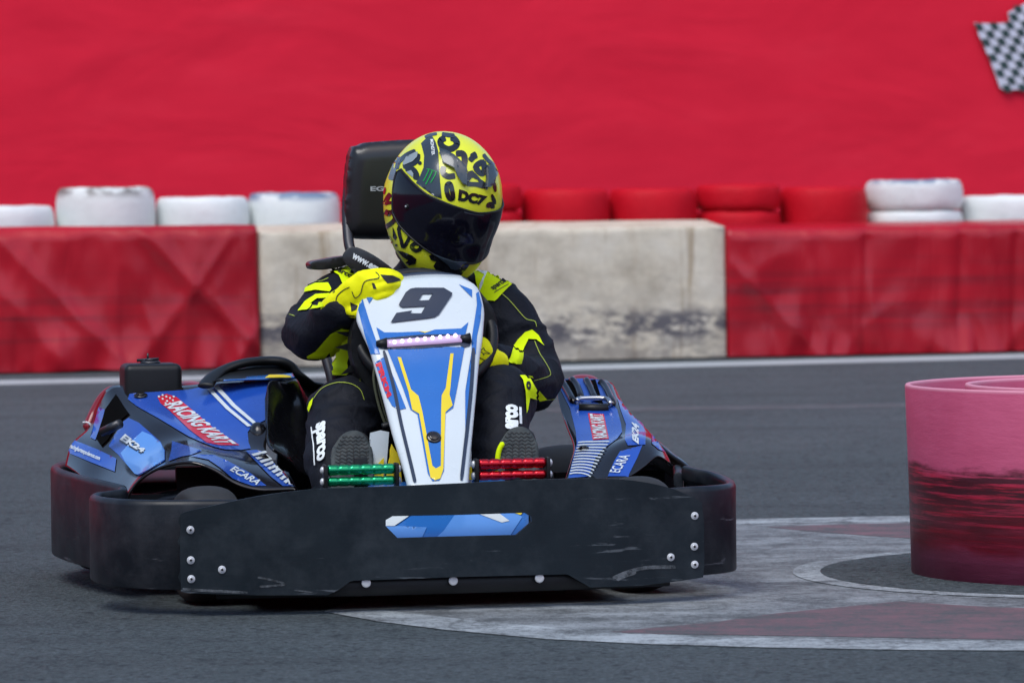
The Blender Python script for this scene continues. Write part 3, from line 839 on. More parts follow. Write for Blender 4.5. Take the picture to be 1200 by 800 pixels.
# --- side pods
def grid(rows): return [[P(*p) for p in r] for r in rows]
LG = [[(332,446,.98),(322,444.5,1.02),(270,446.5,1.06),(205,452,1.12),(148,451,1.16),(126,455,1.18),(112,478,1.20),(104,500,1.18),(84,520,1.12),(76,546,1.06)],
      [(322,470,.90),(316,469,.92),(266,472,.94),(212,476,.99),(167,472,1.03),(146,478,1.05),(128,496,1.06),(120,510,1.04),(104,534,.98),(92,556,.93)],
      [(317,500,.80),(312,499,.80),(272,502,.82),(234,501,.85),(196,493,.88),(172,498,.90),(150,514,.91),(140,528,.90),(124,550,.85),(110,570,.80)],
      [(312,528,.70),(306,527,.70),(282,525,.70),(255,520,.72),(224,514,.75),(198,517,.77),(176,530,.77),(160,542,.75),(146,560,.70),(132,580,.66)],
      [(328,550,.56),(322,549,.56),(298,546,.55),(272,538,.56),(245,529,.58),(218,528,.60),(194,536,.62),(176,548,.62),(158,566,.60),(144,586,.58)],
      [(346,572.5,.42),(340,572,.42),(304,573,.41),(277,566,.42),(252,550,.43),(226,541,.45),(200,543,.49),(178,551,.52),(158,566,.55),(142,590,.55)]]
podL = sheet(grid(LG), 'side_pod', M['gloss_black'], kart, n=6, solid=.006, soff=-1)
RG = [[(651,452,1.10),(655,444.5,1.12),(668,443,1.12),(690,443,1.12),(712,446,1.12),(721,454,1.12),(727,470,1.10),(735,492,1.06)],
      [(656,476,.98),(660,470,1.0),(677,468,1.0),(698,467,1.0),(718,467,1.0),(730,474,1.0),(740,488,1.0),(752,515,.98)],
      [(664,501,.86),(667,497,.86),(684,494,.86),(706,492,.86),(726,487,.87),(743,490,.87),(756,501,.87),(772,528,.86)],
      [(672,524,.72),(675,520,.72),(691,516,.72),(710,513,.72),(731,507,.74),(751,505,.76),(768,514,.76),(784,540,.74)],
      [(668,543,.60),(671,540,.60),(689,536,.60),(709,530,.60),(733,519,.62),(754,515,.64),(773,522,.66),(789,545,.66)],
      [(661,565,.48),(665,563,.48),(690,563,.48),(712,562,.48),(736,558,.50),(755,546,.54),(769,534,.58),(783,540,.62)]]
podR = sheet(grid(RG), 'side_pod', M['gloss_black'], kart, n=6, solid=.006, soff=-1)
for o in (podL, podR):          # make the outer side face up/outwards
    me = o.data; s = sum((p.normal.z for p in me.polygons))
    if s < 0: me.flip_normals()
# inner closing walls under the pods, outer lip on the right
sheet([[P(x, y, v) for x, y, v in r] for r in ([(744,500,1.0),(770,515,.86),(788,530,.74),(803,541,.66),(818,556,.60)], [(750,530,1.0),(772,545,.86),(790,558,.74),(806,570,.66),(820,580,.60)])], 'pod_flange', M['gloss_black'], kart, solid=.008)
mb = MB(); mb.box(W(-.45, .92, .15), .3, .5, .2); mb.build('engine_cover', M['satin_black'], kart, bevel=.03)
mb = MB(); mb.tube([W(-.62,.62,.2), W(-.5,.6,.22), W(-.36,.56,.2)], .02); mb.build('steering_link', M['dark_steel'], kart); mb = MB(); mb.tube([W(.6,.6,.2), W(.5,.6,.22), W(.4,.56,.2)], .02); mb.build('steering_link', M['dark_steel'], kart)
tL = bvh_of(podL); tR = bvh_of(podR)
z2 = lambda p: zp(p, 70, 440, 6.667)
z3 = lambda p: zp(p, 160, 440, 5.716)
z8 = lambda p: zp(p, 630, 430, 4.445)
OFF = .0016
d = Decal(tL, OFF)
d.poly([(152,462)]+z2([(600,140),(1000,115)])+[(255,450),(312,446.5),(315,447)]+z3([(860,160),(862,300),(780,340),(745,380),(750,450),(765,490),(700,500),(600,498),(520,480),(440,450),(350,410),(250,350),(150,290),(60,240),(0,205)])+[(150,468)], sp=4)
d.poly(z2([(500,360),(540,332),(620,370),(700,440),(790,520),(825,590),(825,665),(700,740),(620,782),(590,772),(520,690),(460,620),(385,555),(430,470)]), sp=4)
d.poly(z2([(120,508),(300,580),(445,650),(440,690),(432,752),(250,680),(60,600),(85,550)]), sp=4)
d.poly(z2([(310,245),(362,270),(345,330),(280,505),(240,485),(270,380)]), sp=4)
d.poly(z3([(360,540),(420,530),(520,535),(580,560),(660,600),(770,660),(870,740),(780,742),(700,715),(640,690),(560,620),(480,565)]), sp=4)
d.poly(z3([(240,440),(300,460),(440,505),(360,535),(300,545),(215,575),(235,500)]), sp=4)
d.poly(z3([(730,505),(800,500),(880,520),(990,610),(1085,700),(1085,740),(980,742),(900,680),(800,580)]), sp=4)
blueL = d.build('blue_decal', M['blue'], podL, split=True)
d = Decal(tL, OFF*1.7)
d.poly(z2([(480,610),(560,520),(650,440),(720,470),(790,530),(822,590),(822,662),(700,738),(615,778),(590,772),(520,690)]), sp=4)
d.build('light_blue_and_glare', M['paleblue'], podL)
d = Decal(tL, OFF*1.7)
d.poly(z3([(140,150),(200,128),(270,150),(380,240),(500,345),(690,472),(560,472),(470,455),(350,365),(220,240),(160,190)]), sp=3)
d.build('red_label', M['red_vinyl'], podL)
d = Decal(tL, OFF*2.5)
d.text('RACING KART', *z3([(180,206),(540,470),(672,467),(292,172)]), bold=.035, shear=.15)
for (a, b) in [(150,150),(175,140),(175,165),(200,150),(205,180),(225,160),(225,195),(245,175),(195,195),(250,150)]:
    c = z3([(a, b)])[0]; d.ell(c[0], c[1], 1.6, 1.3, .6, 4)
d.text('EK24', *z2([(478,505),(650,612),(680,585),(520,462)]), bold=.05)
d.text('racingkartexpodemos.com', *z2([(80,580),(312,680),(328,640),(100,540)]), bold=.03)
d.text('ECARA', *z3([(618,642),(800,742),(838,714),(650,610)]), bold=.025, shear=.2)
for (a, b, c, e) in [((470,95),(500,92),(770,345),(745,350)), ((515,80),(545,72),(800,320),(780,330))]:
    m1 = ((a[0]+e[0])/2-7, (a[1]+e[1])/2+9); m2 = ((b[0]+c[0])/2-7, (b[1]+c[1])/2+9)
    d.poly(z3([a, b, m2, c, e, m1]), sp=3)
for k in range(9):                                   # hatch at the foot of the pod
    a = k/9; b = a+.068
    Lf = lambda t: (765+t*245, 535+t*205); Rf = lambda t: (860+t*205, 512+t*185)
    d.poly(z3([Lf(a), Rf(a), Rf(b), Lf(b)]), sp=2.5)
d.build('white_lettering', M['white'], podL)
d = Decal(tL, OFF*2.1)
d.text('EK24', *z2([(470,514),(645,624),(680,592),(514,464)]), bold=.10); d.build('lettering_shadow', M['navy'], podL)
d = Decal(tL, OFF*2); d.poly(z2([(445,150),(360,270),(345,330),(290,500),(330,555),(385,500),(470,365),(545,300),(500,240)]), sp=4)
d.build('side_vent', simple('vent_dark', (.002,.002,.002), .9, spec=.05), podL)
mb = MB(); mb.tube([P(*z2([(335,440)])[0], .93), P(*z2([(470,375)])[0], .88)], .011); mb.build('exhaust_pipe', M['dark_steel'], kart)
mb = MB(); mb.tube(catmull([P(97,495,1.22), P(103,495,1.22), P(107,499,1.2), P(108,506,1.18)], 4), .0028, 8); mb.build('hook', M['bolt'], kart)
for (px, py, t, par, rr) in ((165,465,tL,podL,.016), (308,537,tL,podL,.013), (684,527,tR,podR,.013)):
    d = Decal(t, .001); h = d.hit(px, py); d2 = d.hit(px+4, py); d3 = d.hit(px, py+3); n = (d2-h).cross(d3-h).normalized()
    if n.z < 0: n = -n
    mb = MB(); mb.disc(h, n, rr, .006); mb.disc(h+n*.006, n, rr*.6, .003); mb.build('fastener', M['gloss_black'], par)
# right pod decals
d = Decal(tR, OFF)
d.poly([(656,446),(668,444.5),(690,444),(706,446)]+z8([(395,200),(415,225),(435,300),(440,340),(415,375),(340,430),(300,480),(270,560),(262,572),(160,580),(170,540),(205,400),(200,340),(170,220),(120,120)]), sp=4)
d.poly(z8([(415,165),(470,210),(545,290),(562,350),(560,405),(470,410),(455,380),(460,300),(430,220)]), sp=3)
d.poly(z8([(590,335),(635,370),(665,400),(680,450),(630,430),(595,400)]), sp=3)
d.poly(z8([(430,440),(545,408),(520,470),(470,570),(365,570),(400,490)]), sp=3)
d.build('blue_decal', M['blue'], podR, split=True)
d = Decal(tR, OFF*1.7); d.poly(z8([(262,245),(345,250),(372,378),(288,384)]), sp=3); d.build('red_label', M['red_vinyl'], podR)
d = Decal(tR, OFF*2.5)
d.text('RACING KART', *z8([(366,374),(341,256),(270,250),(292,380)]), bold=.035)
d.text('EK24', *z8([(524,408),(526,312),(488,290),(494,384)]), bold=.05)
d.text('ECARA', *z8([(425,556),(482,466),(428,462),(372,552)]), bold=.01)
for k in range(12):
    y = 396+k*14.3
    d.st(z8([(212-k*4.2, y+3+k*.6), (245-k*4.6, y+k*.4), (290-k*5.6, y-1+k*.6), (335-k*7, y-2+k*1.4), (376-k*9.0, y-2+k*2.4)]), 1.3)
d.build('white_lettering', M['white'], podR)
d = Decal(tR, OFF*1.7)
for q in ([(142,72),(175,68),(232,180),(180,190)], [(262,72),(300,68),(345,205),(292,180)]):
    d.poly(z8(q), sp=3)
d.build('vent_slot', simple('vent_dark_right', (.002,.002,.002), .9, spec=.05), podR)
for q in ([(112,66),(150,120),(190,195)], [(175,68),(205,110),(228,175)], [(250,70),(275,120),(300,180)], [(325,62),(350,110),(395,205)]):
    pts = [Decal(tR, .004).hit(*p) for p in z8(q)]
    mb = MB(); mb.tube(catmull(pts, 5), [.004]+[.009]*9+[.005]); mb.build('vent_rib', M['gloss_black'], podR)
hp = [Decal(tR, .012).hit(*p) for p in z8([(205,200),(225,188),(350,188),(382,215)])]
mb = MB(); mb.tube(catmull(hp, 5), .006); mb.build('carry_handle', M['steel'], podR)
hp = [Decal(tR, .004).hit(*p) for p in z8([(215,222),(370,222)])]
mb = MB(); mb.tube(hp, .011, 10); mb.build('handle_recess', M['satin_black'], podR)
# small red tail covers behind the tank
M['dark_red'] = simple('dark_red_plastic', (.22, .008, .015), .3, coat=.3, var=.2)
mb = MB(); mb.tube(catmull([P(142,459,1.24), P(130,459,1.24), P(120,468,1.24), P(110,486,1.24), P(102,505,1.22)], 4), [.004]+[.014]*15+[.004], 12); mb.build('tail_cover', M['dark_red'], kart)
mb = MB(); mb.ellipsoid(P(222,454,1.20), .035, .05, .016); mb.build('tail_cover', M['dark_red'], kart)
mb = MB(); mb.ellipsoid(P(683,447,1.2), .04, .04, .018); mb.build('tail_cover', M['dark_red'], kart)
mb = MB(); mb.box(W(-.385,.66,.17), .23, .02, .23); mb.build('arch_shade_board', M['satin_black'], kart, smooth=False); mb = MB(); mb.box(W(-.565,.60,.135), .13, .02, .19); mb.build('arch_shade_board', M['satin_black'], kart, smooth=False)  # dark boards added to deepen the shade under the left pod
mb = MB(); mb.box(W(.52,.70,.15), .26, .02, .2); mb.build('arch_shade_board', simple('arch_shade_black', (.003,.003,.003), .9, spec=.1), kart, smooth=False)  # same added darkening board under the right pod
# --- fuel tank
def rounded_box(name, c, sx, sy, sz, mat, par, bev, ax=None, ay=None, az=None):
    mb = MB(); mb.box(c, sx, sy, sz, ax, ay, az); o = mb.build(name, mat, par, smooth=True); b = o.modifiers.new('b', 'BEVEL'); b.width = bev; b.segments = 5
    return o
q = P(176.5, 444, 1.16); tz = P(176, 425.5, 1.16).z
tank = rounded_box('fuel_tank', Vector((q.x, q.y, tz-.06)), .137, .12, .12, M['satin_black'], kart, .016)
mb = MB(); c = Vector((q.x, q.y, tz-.002)); mb.disc(c, (0,0,1), .024, .008, 20); mb.disc(c+Vector((0,0,.008)), (0,0,1), .014, .006)
mb.tube([c+Vector((-.032,0,.009)), c+Vector((.02,0,.012))], .0035, 8); mb.tube([c+Vector((-.006,0,.01)), c+Vector((-.006,0,.026))], .0025, 8)
mb.build('tank_cap', M['dark_steel'], tank)
# --- hoop over the engine side and glossy seat side
mb = MB(); z4 = lambda p: zp(p, 230, 410, 5.335)
hp = [(p, v) for p, v in zip(z4([(60,225),(90,180),(160,128),(280,85),(420,68),(530,72),(600,105),(650,165),(710,210),(790,225)]), [1.0,1.04,1.08,1.1,1.12,1.12,1.12,1.12,1.14,1.16])]
hpts = catmull([P(p[0], p[1], v) for p, v in hp], 6)
mb.tube(hpts, [(.007+.004*math.sin(math.pi*i/(len(hpts)-1)), .02) for i in range(len(hpts))], 14, hint=(0,0,1))
mb.build('seat_side_hoop', M['satin_black'], kart)
sheet([[P(*p, v) for p, v in zip(z4(r), vv)] for r, vv in (
    ([(75,222),(200,150),(420,100),(560,105),(640,175),(720,225),(800,240)], [1.02,1.08,1.14,1.14,1.14,1.16,1.18]),
    ([(120,200),(260,175),(440,165),(560,165),(640,240),(700,290),(790,300)], [1.0,1.03,1.07,1.1,1.12,1.14,1.16]),
    ([(150,195),(300,190),(450,190),(540,200),(625,330),(700,370),(790,360)], [.98,.99,1.02,1.04,1.06,1.1,1.14]))], 'hoop_fill', M['satin_black'], kart, solid=.005)
sheet([[P(*p, v) for p, v in zip(z4(r), vv)] for r, vv in (
    ([(170,192),(300,178),(450,165),(600,152)], [1.0,1.02,1.03,1.04]),
    ([(170,196),(300,190),(450,187),(615,180)], [.975,.985,.985,.99]))], 'blue_edge_cover', M['skyblue'], kart, solid=.004)
sheet([[P(*p, v) for p, v in zip(z4(r), vv)] for r, vv in (
    ([(455,158),(540,157),(590,166)], [.985,.985,.985]), ([(430,176),(520,174),(595,174)], [.975,.975,.975]))], 'yellow_edge_stripe', M['yellow'], kart, solid=.002)
seat_side = sheet([[P(*p, v) for p, v in zip(z4(r), vv)] for r, vv in (
    ([(440,240),(455,200),(500,192),(560,200),(610,185),(650,250),(720,370)], [.90,.92,.94,.95,1.0,1.02,1.04]),
    ([(438,330),(470,330),(530,320),(590,330),(650,350),(690,400),(730,450)], [.86,.88,.93,.97,.98,.99,1.0]),
    ([(435,450),(470,450),(520,440),(580,460),(640,480),(690,510),(730,540)], [.80,.82,.88,.92,.93,.94,.95]),
    ([(440,580),(480,600),(540,600),(600,620),(650,640),(700,650),(740,660)], [.72,.75,.80,.84,.86,.88,.9]),
    ([(475,632),(545,676),(600,725),(645,780),(675,800),(710,800),(750,800)], [.64,.66,.68,.70,.74,.78,.8]))], 'seat_shell_side', M['seat_black'], kart, n=6, solid=.006)
mb = MB(); mb.ellipsoid(P(*z4([(385,530)])[0], .80), .022, .03, .030); mb.tube([P(*z4([(385,530)])[0], .80), P(*z4([(440,500)])[0], .86)], .024); mb.build('side_knob', M['seat_black'], kart)
# seat shell
def seat():
    rows = []
    for v, z, w in ((.72,.10,.20),(.85,.085,.21),(1.0,.075,.215),(1.12,.09,.215),(1.2,.15,.20),(1.24,.22,.19),(1.27,.30,.175),(1.30,.38,.15)):
        r = []
        for k in range(9):
            t = -1+2*k/8; lift = .17*abs(t)**3 if v < 1.2 else .03*abs(t)**2; fwd = 0 if v < 1.2 else .12*abs(t)**3
            r.append(W(w*t+.0, v-fwd, z+lift*(1 if v > .8 else .5)))
        rows.append(r)
    return sheet(rows, 'seat', M['seat_black'], kart, n=4, solid=.008)
SEAT = seat()
# headrest with posts
mb = MB()
HB = 1.44
for q in ([(416,300,1.40),(409,286,1.42),(407,240,1.46),(414,200,1.48),(430,176,1.49)], [(392,462,1.30),(388,440,1.31),(381,415,1.33),(378,400,1.34)]):
    mb.tube(catmull([P(*p) for p in q], 5), .013)
mb.tube(catmull([P(378,400,1.34), P(396,330,1.38), P(416,300,1.40)], 5), .013)
mb.tube(catmull([P(505,462,1.34), P(510,330,1.38), P(512,262,1.42)], 5), .013)
mb.build('headrest_frame', M['dark_steel'], kart)
hr = [(411,178),(421,170.5),(436,166.5),(500,163.5),(512,172),(515,270),(505,279),(430,280.5),(412,277),(405,266),(405,230)]
hrs = smooth_poly(hr, 4)
ov, fs = polymesh(hrs, sp=5)
hrd = densify(hrs, 1.5)
cx_, cy_ = 460, 222
def bulge(p):
    dmin = min(math.hypot(p[0]-q[0], p[1]-q[1]) for q in hrd); t = min(1, dmin/20); return math.sqrt(max(0, 1-(1-t)**2))
vs = [P(p[0], p[1], 1.44-.030*bulge(p)) for p in ov]
nb = len(vs); vs2 = [P(600+(p[0]-600)*.99, p[1]*.99+2, 1.49) for p in ov]
allv = vs+[W(*(lambda k_: (k_[0], 1.485, k_[2]))(kc(v))) for v in vs]
ef = {}
for f in fs:
    for i in range(3):
        e = (f[i], f[(i+1) % 3]); ef[e] = 1
side_f = [(a, b, b+nb, a+nb) for (a, b) in ef if (b, a) not in ef]
fall = list(fs)+[tuple(i+nb for i in f)[::-1] for f in fs]+side_f
head = obj('headrest', allv, fall, M['vinyl_black'], kart)
tH = bvh_of(head)
d = Decal(tH, .0015); d.text('EG', (434,224),(450,224),(450,218.5),(434,218.5), bold=.03); d.build('lettering', M['grey_text'], head)
mb = MB(); mb.tube(catmull([P(x, y, 1.437) for x, y in [(409,190),(416,179),(436,172),(495,169)]], 6), .0022, 8); mb.tube(catmull([P(x, y, 1.437) for x, y in [(408,200),(407,230),(407,262),(414,275)]], 6), .0018, 8)
mb.build('piping', M['dark_steel'], head)

# --- steering wheel
SW = P(497, 388, .60); sx = U; sy = (Vector((0,0,1))*math.cos(R(35))+V*math.sin(R(35))).normalized()
mb = MB(); pts = [SW+sx*.158*math.cos(a)+sy*.158*math.sin(a) for a in [2*math.pi*k/48 for k in range(49)]]
mb.tube(pts, .014, 12, cap=False)
for a in (R(200), R(340), R(90)): mb.tube([SW, SW+sx*.15*math.cos(a)+sy*.15*math.sin(a)], [(.018,.004),(.012,.004)], 10, hint=sx)
mb.disc(SW, sx.cross(sy), .04, .02); mb.build('steering_wheel', M['satin_black'], kart)
# padded shrouds beside the fairing
def slab0(pts, v0, th, name, mat, par):
    ov, fs = polymesh(smooth_poly(pts, 3), sp=6)
    vs = [P(p[0], p[1], v0) for p in ov]
    fs = [f if (vs[f[1]]-vs[f[0]]).cross(vs[f[2]]-vs[f[0]]).dot(V) < 0 else f[::-1] for f in fs]
    return obj(name, vs, fs, mat, par, solid=th, bevel=.006)
slab0([(424,362),(416,375),(412,395),(413,420),(424,444),(440,462),(462,470),(450,420),(440,390)], .565, .05, 'wheel_shroud', M['satin_black'], kart)
slab0([(556,338),(566,346),(578,362),(583,382),(579,398),(570,404),(556,404),(550,380)], .60, .05, 'wheel_shroud', M['satin_black'], kart)
# --- nose fairing
FR = [((452,332.5),(541,327.5),.60),((432,343),(556,338),.575),((421.5,370),(563,362),.53),((428,390),(562.5,383),.492),((436,408),(561,400),.455),
      ((443,432),(557.5,425),.415),((452,466),(554.5,460),.345),((463,508),(550.5,503),.26),((475,548),(547,545),.175),((481,572),(545.5,570),.125)]
rows = []
for (l, r, v) in FR:
    row = [P(l[0]+1.5, l[1]+1, v+.075), P(l[0]-1, l[1]+1, v+.03)]
    for k in range(7):
        t = k/6; cv = .012*(1-(2*t-1)**2)
        e = 2.5*(1 if v > .57 else 0)*(1-(2*t-1)**2)
        row.append(P(l[0]+(r[0]-l[0])*t, l[1]+(r[1]-l[1])*t-e, v-cv))
    row += [P(r[0]+1, r[1]+1, v+.03), P(r[0]-1.5, r[1]+1, v+.075)]
    rows.append(row)
# crown lip at the top folding backwards
t0 = [(458,330,.66),(456,329,.64)]+[(455+ (538-455)*k/6, 329.0-4.6*k/6-3.2*(1-(2*k/6-1)**2), .635) for k in range(7)]+[(540,326,.64),(539,327,.66)]
rows = [[P(*p) for p in t0]]+rows
fair = sheet(rows, 'nose_fairing', M['white'], kart, n=4, solid=.004)
tF = bvh_of(fair)
zf = lambda p: zp(p, 410, 315, 7.06); ze = lambda p: zp(p, 400, 310, 2.963)
d = Decal(tF, .0014)      # blue: side margins + lower centre
d.poly(zf([(105,240),(85,270),(72,340),(95,440),(130,560),(175,706),(250,706),(215,590),(160,430),(120,300)]), sp=4)
d.poly(ze([(118,340),(150,320),(185,400),(225,500),(200,505),(175,490),(150,440)]), sp=4)
d.poly(zf([(135,235),(240,168),(160,290)]), sp=3)
d.poly(zf([(900,130),(1010,175),(1010,240)]), sp=3)
d.poly(zf([(1042,205),(1062,190),(1088,300),(1080,420),(1050,560),(1040,706),(1005,706),(1010,560),(1050,300)]), sp=4)
d.poly(zf([(218,485),(285,528),(400,528),(600,520),(620,534),(700,505),(920,495),(980,442),(955,545),(900,552),(600,560),(450,575),(300,600),(250,590)]), sp=4)
d.poly(ze([(160,296),(290,288),(428,286),(402,430),(388,498),(360,518),(356,716),(340,750),(316,752),(300,725),(264,520),(240,504),(214,430)]), sp=4)
d.poly(ze([(430,440),(452,300),(462,290),(455,420),(440,560),(430,600)]), sp=4)
d.build('blue_decal', M['skyblue'], fair)
d = Decal(tF, .0022)
Y = [(195,322),(207,324),(242,435),(268,458),(282,515),(316,700),(328,709),(345,700),(346,505),(348,455),(362,430),(378,310),(389,310),(378,430),(375,452),(386,490),(361,514),(354,712),(343,744),(325,750),(309,740),(270,519),(246,505),(233,442)]
d.poly(ze(Y), sp=2.5); d.poly(zf([(560,518),(620,534),(680,514),(620,526)]), sp=3)
d.build('yellow_decal', M['yellow'], fair)
d = Decal(tF, .0022)
for pl in ([(147,300),(180,420),(209,560),(243,700),(256,757)], [(458,290),(451,420),(433,600),(416,750)], ):
    d.st(ze(pl), 4.0)
d.poly(zf([(218,600),(290,578),(450,562),(600,548),(880,545),(990,560),(1010,600),(990,640),(940,655),(910,630),(600,662),(300,668),(240,660)]), sp=3)
d.build('dark_decal', M['navy'], fair)
d = Decal(tF, .003)
N9 = [(336,450),(385,370),(515,350),(500,374),(590,374),(624,314),(430,324),(404,306),(412,285),(462,200),(500,170),(540,162),(775,162),(846,205),(840,225),(735,382),(700,404),(640,414)]
d.poly(zf(N9), [zf([(600,212),(684,210),(652,264),(568,268)])], sp=2.5)
d.build('race_number', simple('number_ink', (.017, .027, .052), .4, var=.05), fair)
d = Decal(tF, .002); d.text('PRKM', (440.5,427),(454,467),(459,463.5),(446.5,424), bold=.06); d.build('side_lettering', M['red_vinyl'], fair)
d = Decal(tF, .001); d2 = d.hit(508, 513.5)
mb = MB(); n_ = -(V*math.cos(R(40)))+Vector((0,0,1))*math.sin(R(40)); mb.disc(d2, n_, .0165, .006, 24); mb.disc(d2+n_*.006, n_, .011, .003, 24); mb.build('fairing_cap', M['gloss_black'], fair)
mb = MB(); mb.tube(catmull([P(x, y, .645) for x, y in [(448,333),(462,327),(480,323.5),(500,322),(520,322.5),(538,326),(548,331)]], 5), [(.003,.008)]+[(.007,.016)]*29+[(.003,.008)], 10, hint=(0,0,1)); mb.build('crown_lip', M['navy'], fair)
# light bar
lp = [Decal(tF, .005).hit(*p) for p in zf([(300,630),(450,622),(600,612),(750,602),(915,588)])]
mb = MB(); mb.tube(catmull(lp, 3), [(.0095, .006)]*13, 12, hint=sy); bar = mb.build('light_bar', M['led_lens'], kart)
lb_ = M['led_lens'].node_tree.nodes['Principled BSDF']; lb_.inputs['Emission Color'].default_value = (.85, .55, .95, 1); lb_.inputs['Emission Strength'].default_value = .22
for k in range(9):
    p = Decal(tF, .0118).hit(*zf([(370+62*k, 634-6.6*k)])[0]); mb = MB(); mb.ellipsoid(p, .0042, .002, .0046, n=10, m=6); mb.build('led', M['led'], bar)
mb = MB()
for a, b in (((218,632),(305,628)), ((905,590),(990,588))):
    mb = MB(); mb.tube([Decal(tF, .005).hit(*p) for p in zf([a, b])], [.006, .013], 10); mb.build('light_bracket', M['satin_black'], bar)
# white/yellow cowl beside the fairing foot, side struts, cable
for pts, mt, nm in (([(434,507),(446,504),(456,506),(453,545),(447,572),(436,574)], M['white'], 'lower_cowl'), ([(430,556),(450,536),(449,574),(434,574)], M['yellow'], 'cowl_stripe'),
                ([(459,520),(468,536),(472,572),(452,572)], M['yellow'], 'cowl_stripe'), ([(545,508),(552,506),(553,570),(545,570)], M['white'], 'lower_cowl'), ([(545,548),(553,546),(554,570),(545,570)], M['yellow'], 'cowl_stripe')):
    ov, fs = polymesh(pts, sp=8); vv = .31 if nm == 'lower_cowl' else .304
    vs = [P(p[0], p[1], vv) for p in ov]; fs = [f if (vs[f[1]]-vs[f[0]]).cross(vs[f[2]]-vs[f[0]]).dot(V) < 0 else f[::-1] for f in fs]
    obj(nm, vs, fs, mt, kart, solid=.003, smooth=False)
nc = sheet([[P(x, y, v) for x, y in r] for r, v in (([(430,568),(480,566),(540,564),(600,562)], .27), ([(440,600),(480,599),(560,597),(618,595)], .15), ([(440,640),(480,639),(560,637),(618,635)], .03))], 'nose_cone', M['skyblue'], kart, solid=.004)
tN = bvh_of(nc)
d = Decal(tN, .0015); d.poly([(536,599),(600,597),(612,606),(590,640),(500,640),(520,622)], sp=4); d.poly([(452,616),(500,618),(490,640),(450,640)], sp=4); d.build('light_blue_and_glare', M['paleblue'], nc, split=True)  # pale blue areas paint the glare on the nose cone
d = Decal(tN, .0026); d.poly([(452,602),(484,602),(462,617),(452,617)], sp=3); d.poly([(556,601),(582,600),(597,611),(588,613)], sp=3); d.build('nose_decal', M['white'], nc, split=True)
d = Decal(tN, .0026); d.poly([(594,599),(616,597),(610,604)], sp=3); d.build('yellow_decal', M['yellow'], nc)
mb = MB(); mb.tube(catmull([P(x, y, .36) for x, y in [(448,500),(459,498),(466,510),(474,545),(478,572)]], 5), .008)
mb.tube([P(452,505,.34), P(455,560,.32)], .005); mb.build('fairing_bracket', M['satin_black'], kart)
mb = MB(); mb.tube(catmull([P(x, y, .46) for x, y in [(440,425),(438,445),(444,475),(452,498)]], 5), .0032, 8); mb.tube(catmull([P(x, y, .47) for x, y in [(444,430),(443,450),(449,478),(455,496)]], 5), .0022, 8)
mb.build('cable', simple('olive_cable', (.09, .1, .06), .5), kart)
# --- pedals
def pedal(x0, x1, y0, y1, dy, mat, v):
    r_ = root
    mb = MB()
    for yy in (y0, y1):
        a = P(x0, yy, v); b = P(x1, yy-dy, v+.0); n = 60; pts = []; rr = []
        R0 = .0118 if yy == y0 else .0105
        for i in range(n+1):
            t = i/n; pts.append(a.lerp(b, t)); k = math.cos(t*2*math.pi*6); rr.append(R0*(1-.13*max(0, k)**2)*(1 if .01 < t < .99 else .8))
        mb.tube(pts, rr, 18, hint=(0,0,1))
    p = mb.build('pedal', mat, kart)
    for x, s in ((x0-2.5, 0), (x1+2.5, 1)):
        mb = MB(); a = P(x, y0-s*dy-1, v); b = P(x, y1-s*dy+2, v); mb.box((a+b)/2, .008, .03, abs(a.z-b.z)+.022)
        mb.build('pedal_bracket', M['satin_black'], p, bevel=.002)
    mb = MB(); mb.box(P((x0+x1)/2, 562, v+.03), .03, .012, .1); mb.build('pedal_arm', M['satin_black'], p, bevel=.002)
    for x, s in ((x0-5.5, 0), (x1+5.5, 1)):
        for yy in (y0, y1):
            mb = MB(); c = P(x, yy-s*dy, v-.0); mb.ellipsoid(c, .006, .007, .0085, n=12, m=8); mb.build('pedal_bolt', M['bolt'], p)
pedal(383.5, 462, 551, 564.5, 2.2, M['green_metal'], .20)
pedal(560.5, 639, 544, 557.5, 2.2, M['red_metal'], .20)

# ------------------------------------------------------------ the driver
drv = root('person', W(0, 1.0, .09), 'driver in black and neon yellow racing suit and patterned full-face helmet', 'person')
mb = MB()
hipc = W(.03, 1.10, .20)
def TS(c, a, b): return (c, a, b)
secs = [(P(486,520,1.10), .175, .12), (P(485,490,1.10), .192, .125), (P(485,450,1.10), .194, .12), (P(486,415,1.09), .192, .115), (P(490,380,1.07), .192, .115), (P(494,352,1.06), .165, .10), (P(494,334,1.05), .10, .08), (P(498,318,1.03), .062, .062), (P(505,295,1.0), .06, .062)]
mb.tube([s[0] for s in secs], [(s[1], s[2]) for s in secs], 28, hint=U)
mb.ellipsoid(P(505,285,1.0), .065, .08, .08)
def limb(pts, rad, **kw):
    c = catmull(pts, 6); rr = [x.x for x in catmull([(r, 0, 0) for r in rad], 6)]
    mb.tube(c, rr, 20, **kw)
    mb.ellipsoid(c[0], rad[0], rad[0], rad[0]); mb.ellipsoid(c[-1], rad[-1], rad[-1], rad[-1])
# picture-left arm
limb([P(424,347,1.06), P(394,353,1.0), P(367,386,.88), P(368,393,.78), P(388,378,.68), P(401,366,.62)], [.074,.072,.064,.058,.048,.040])
# picture-right arm
limb([P(566,352,1.06), P(590,372,1.03), P(612,410,1.0), P(625,448,.92), P(606,440,.78), P(578,424,.67)], [.068,.074,.070,.066,.052,.042])
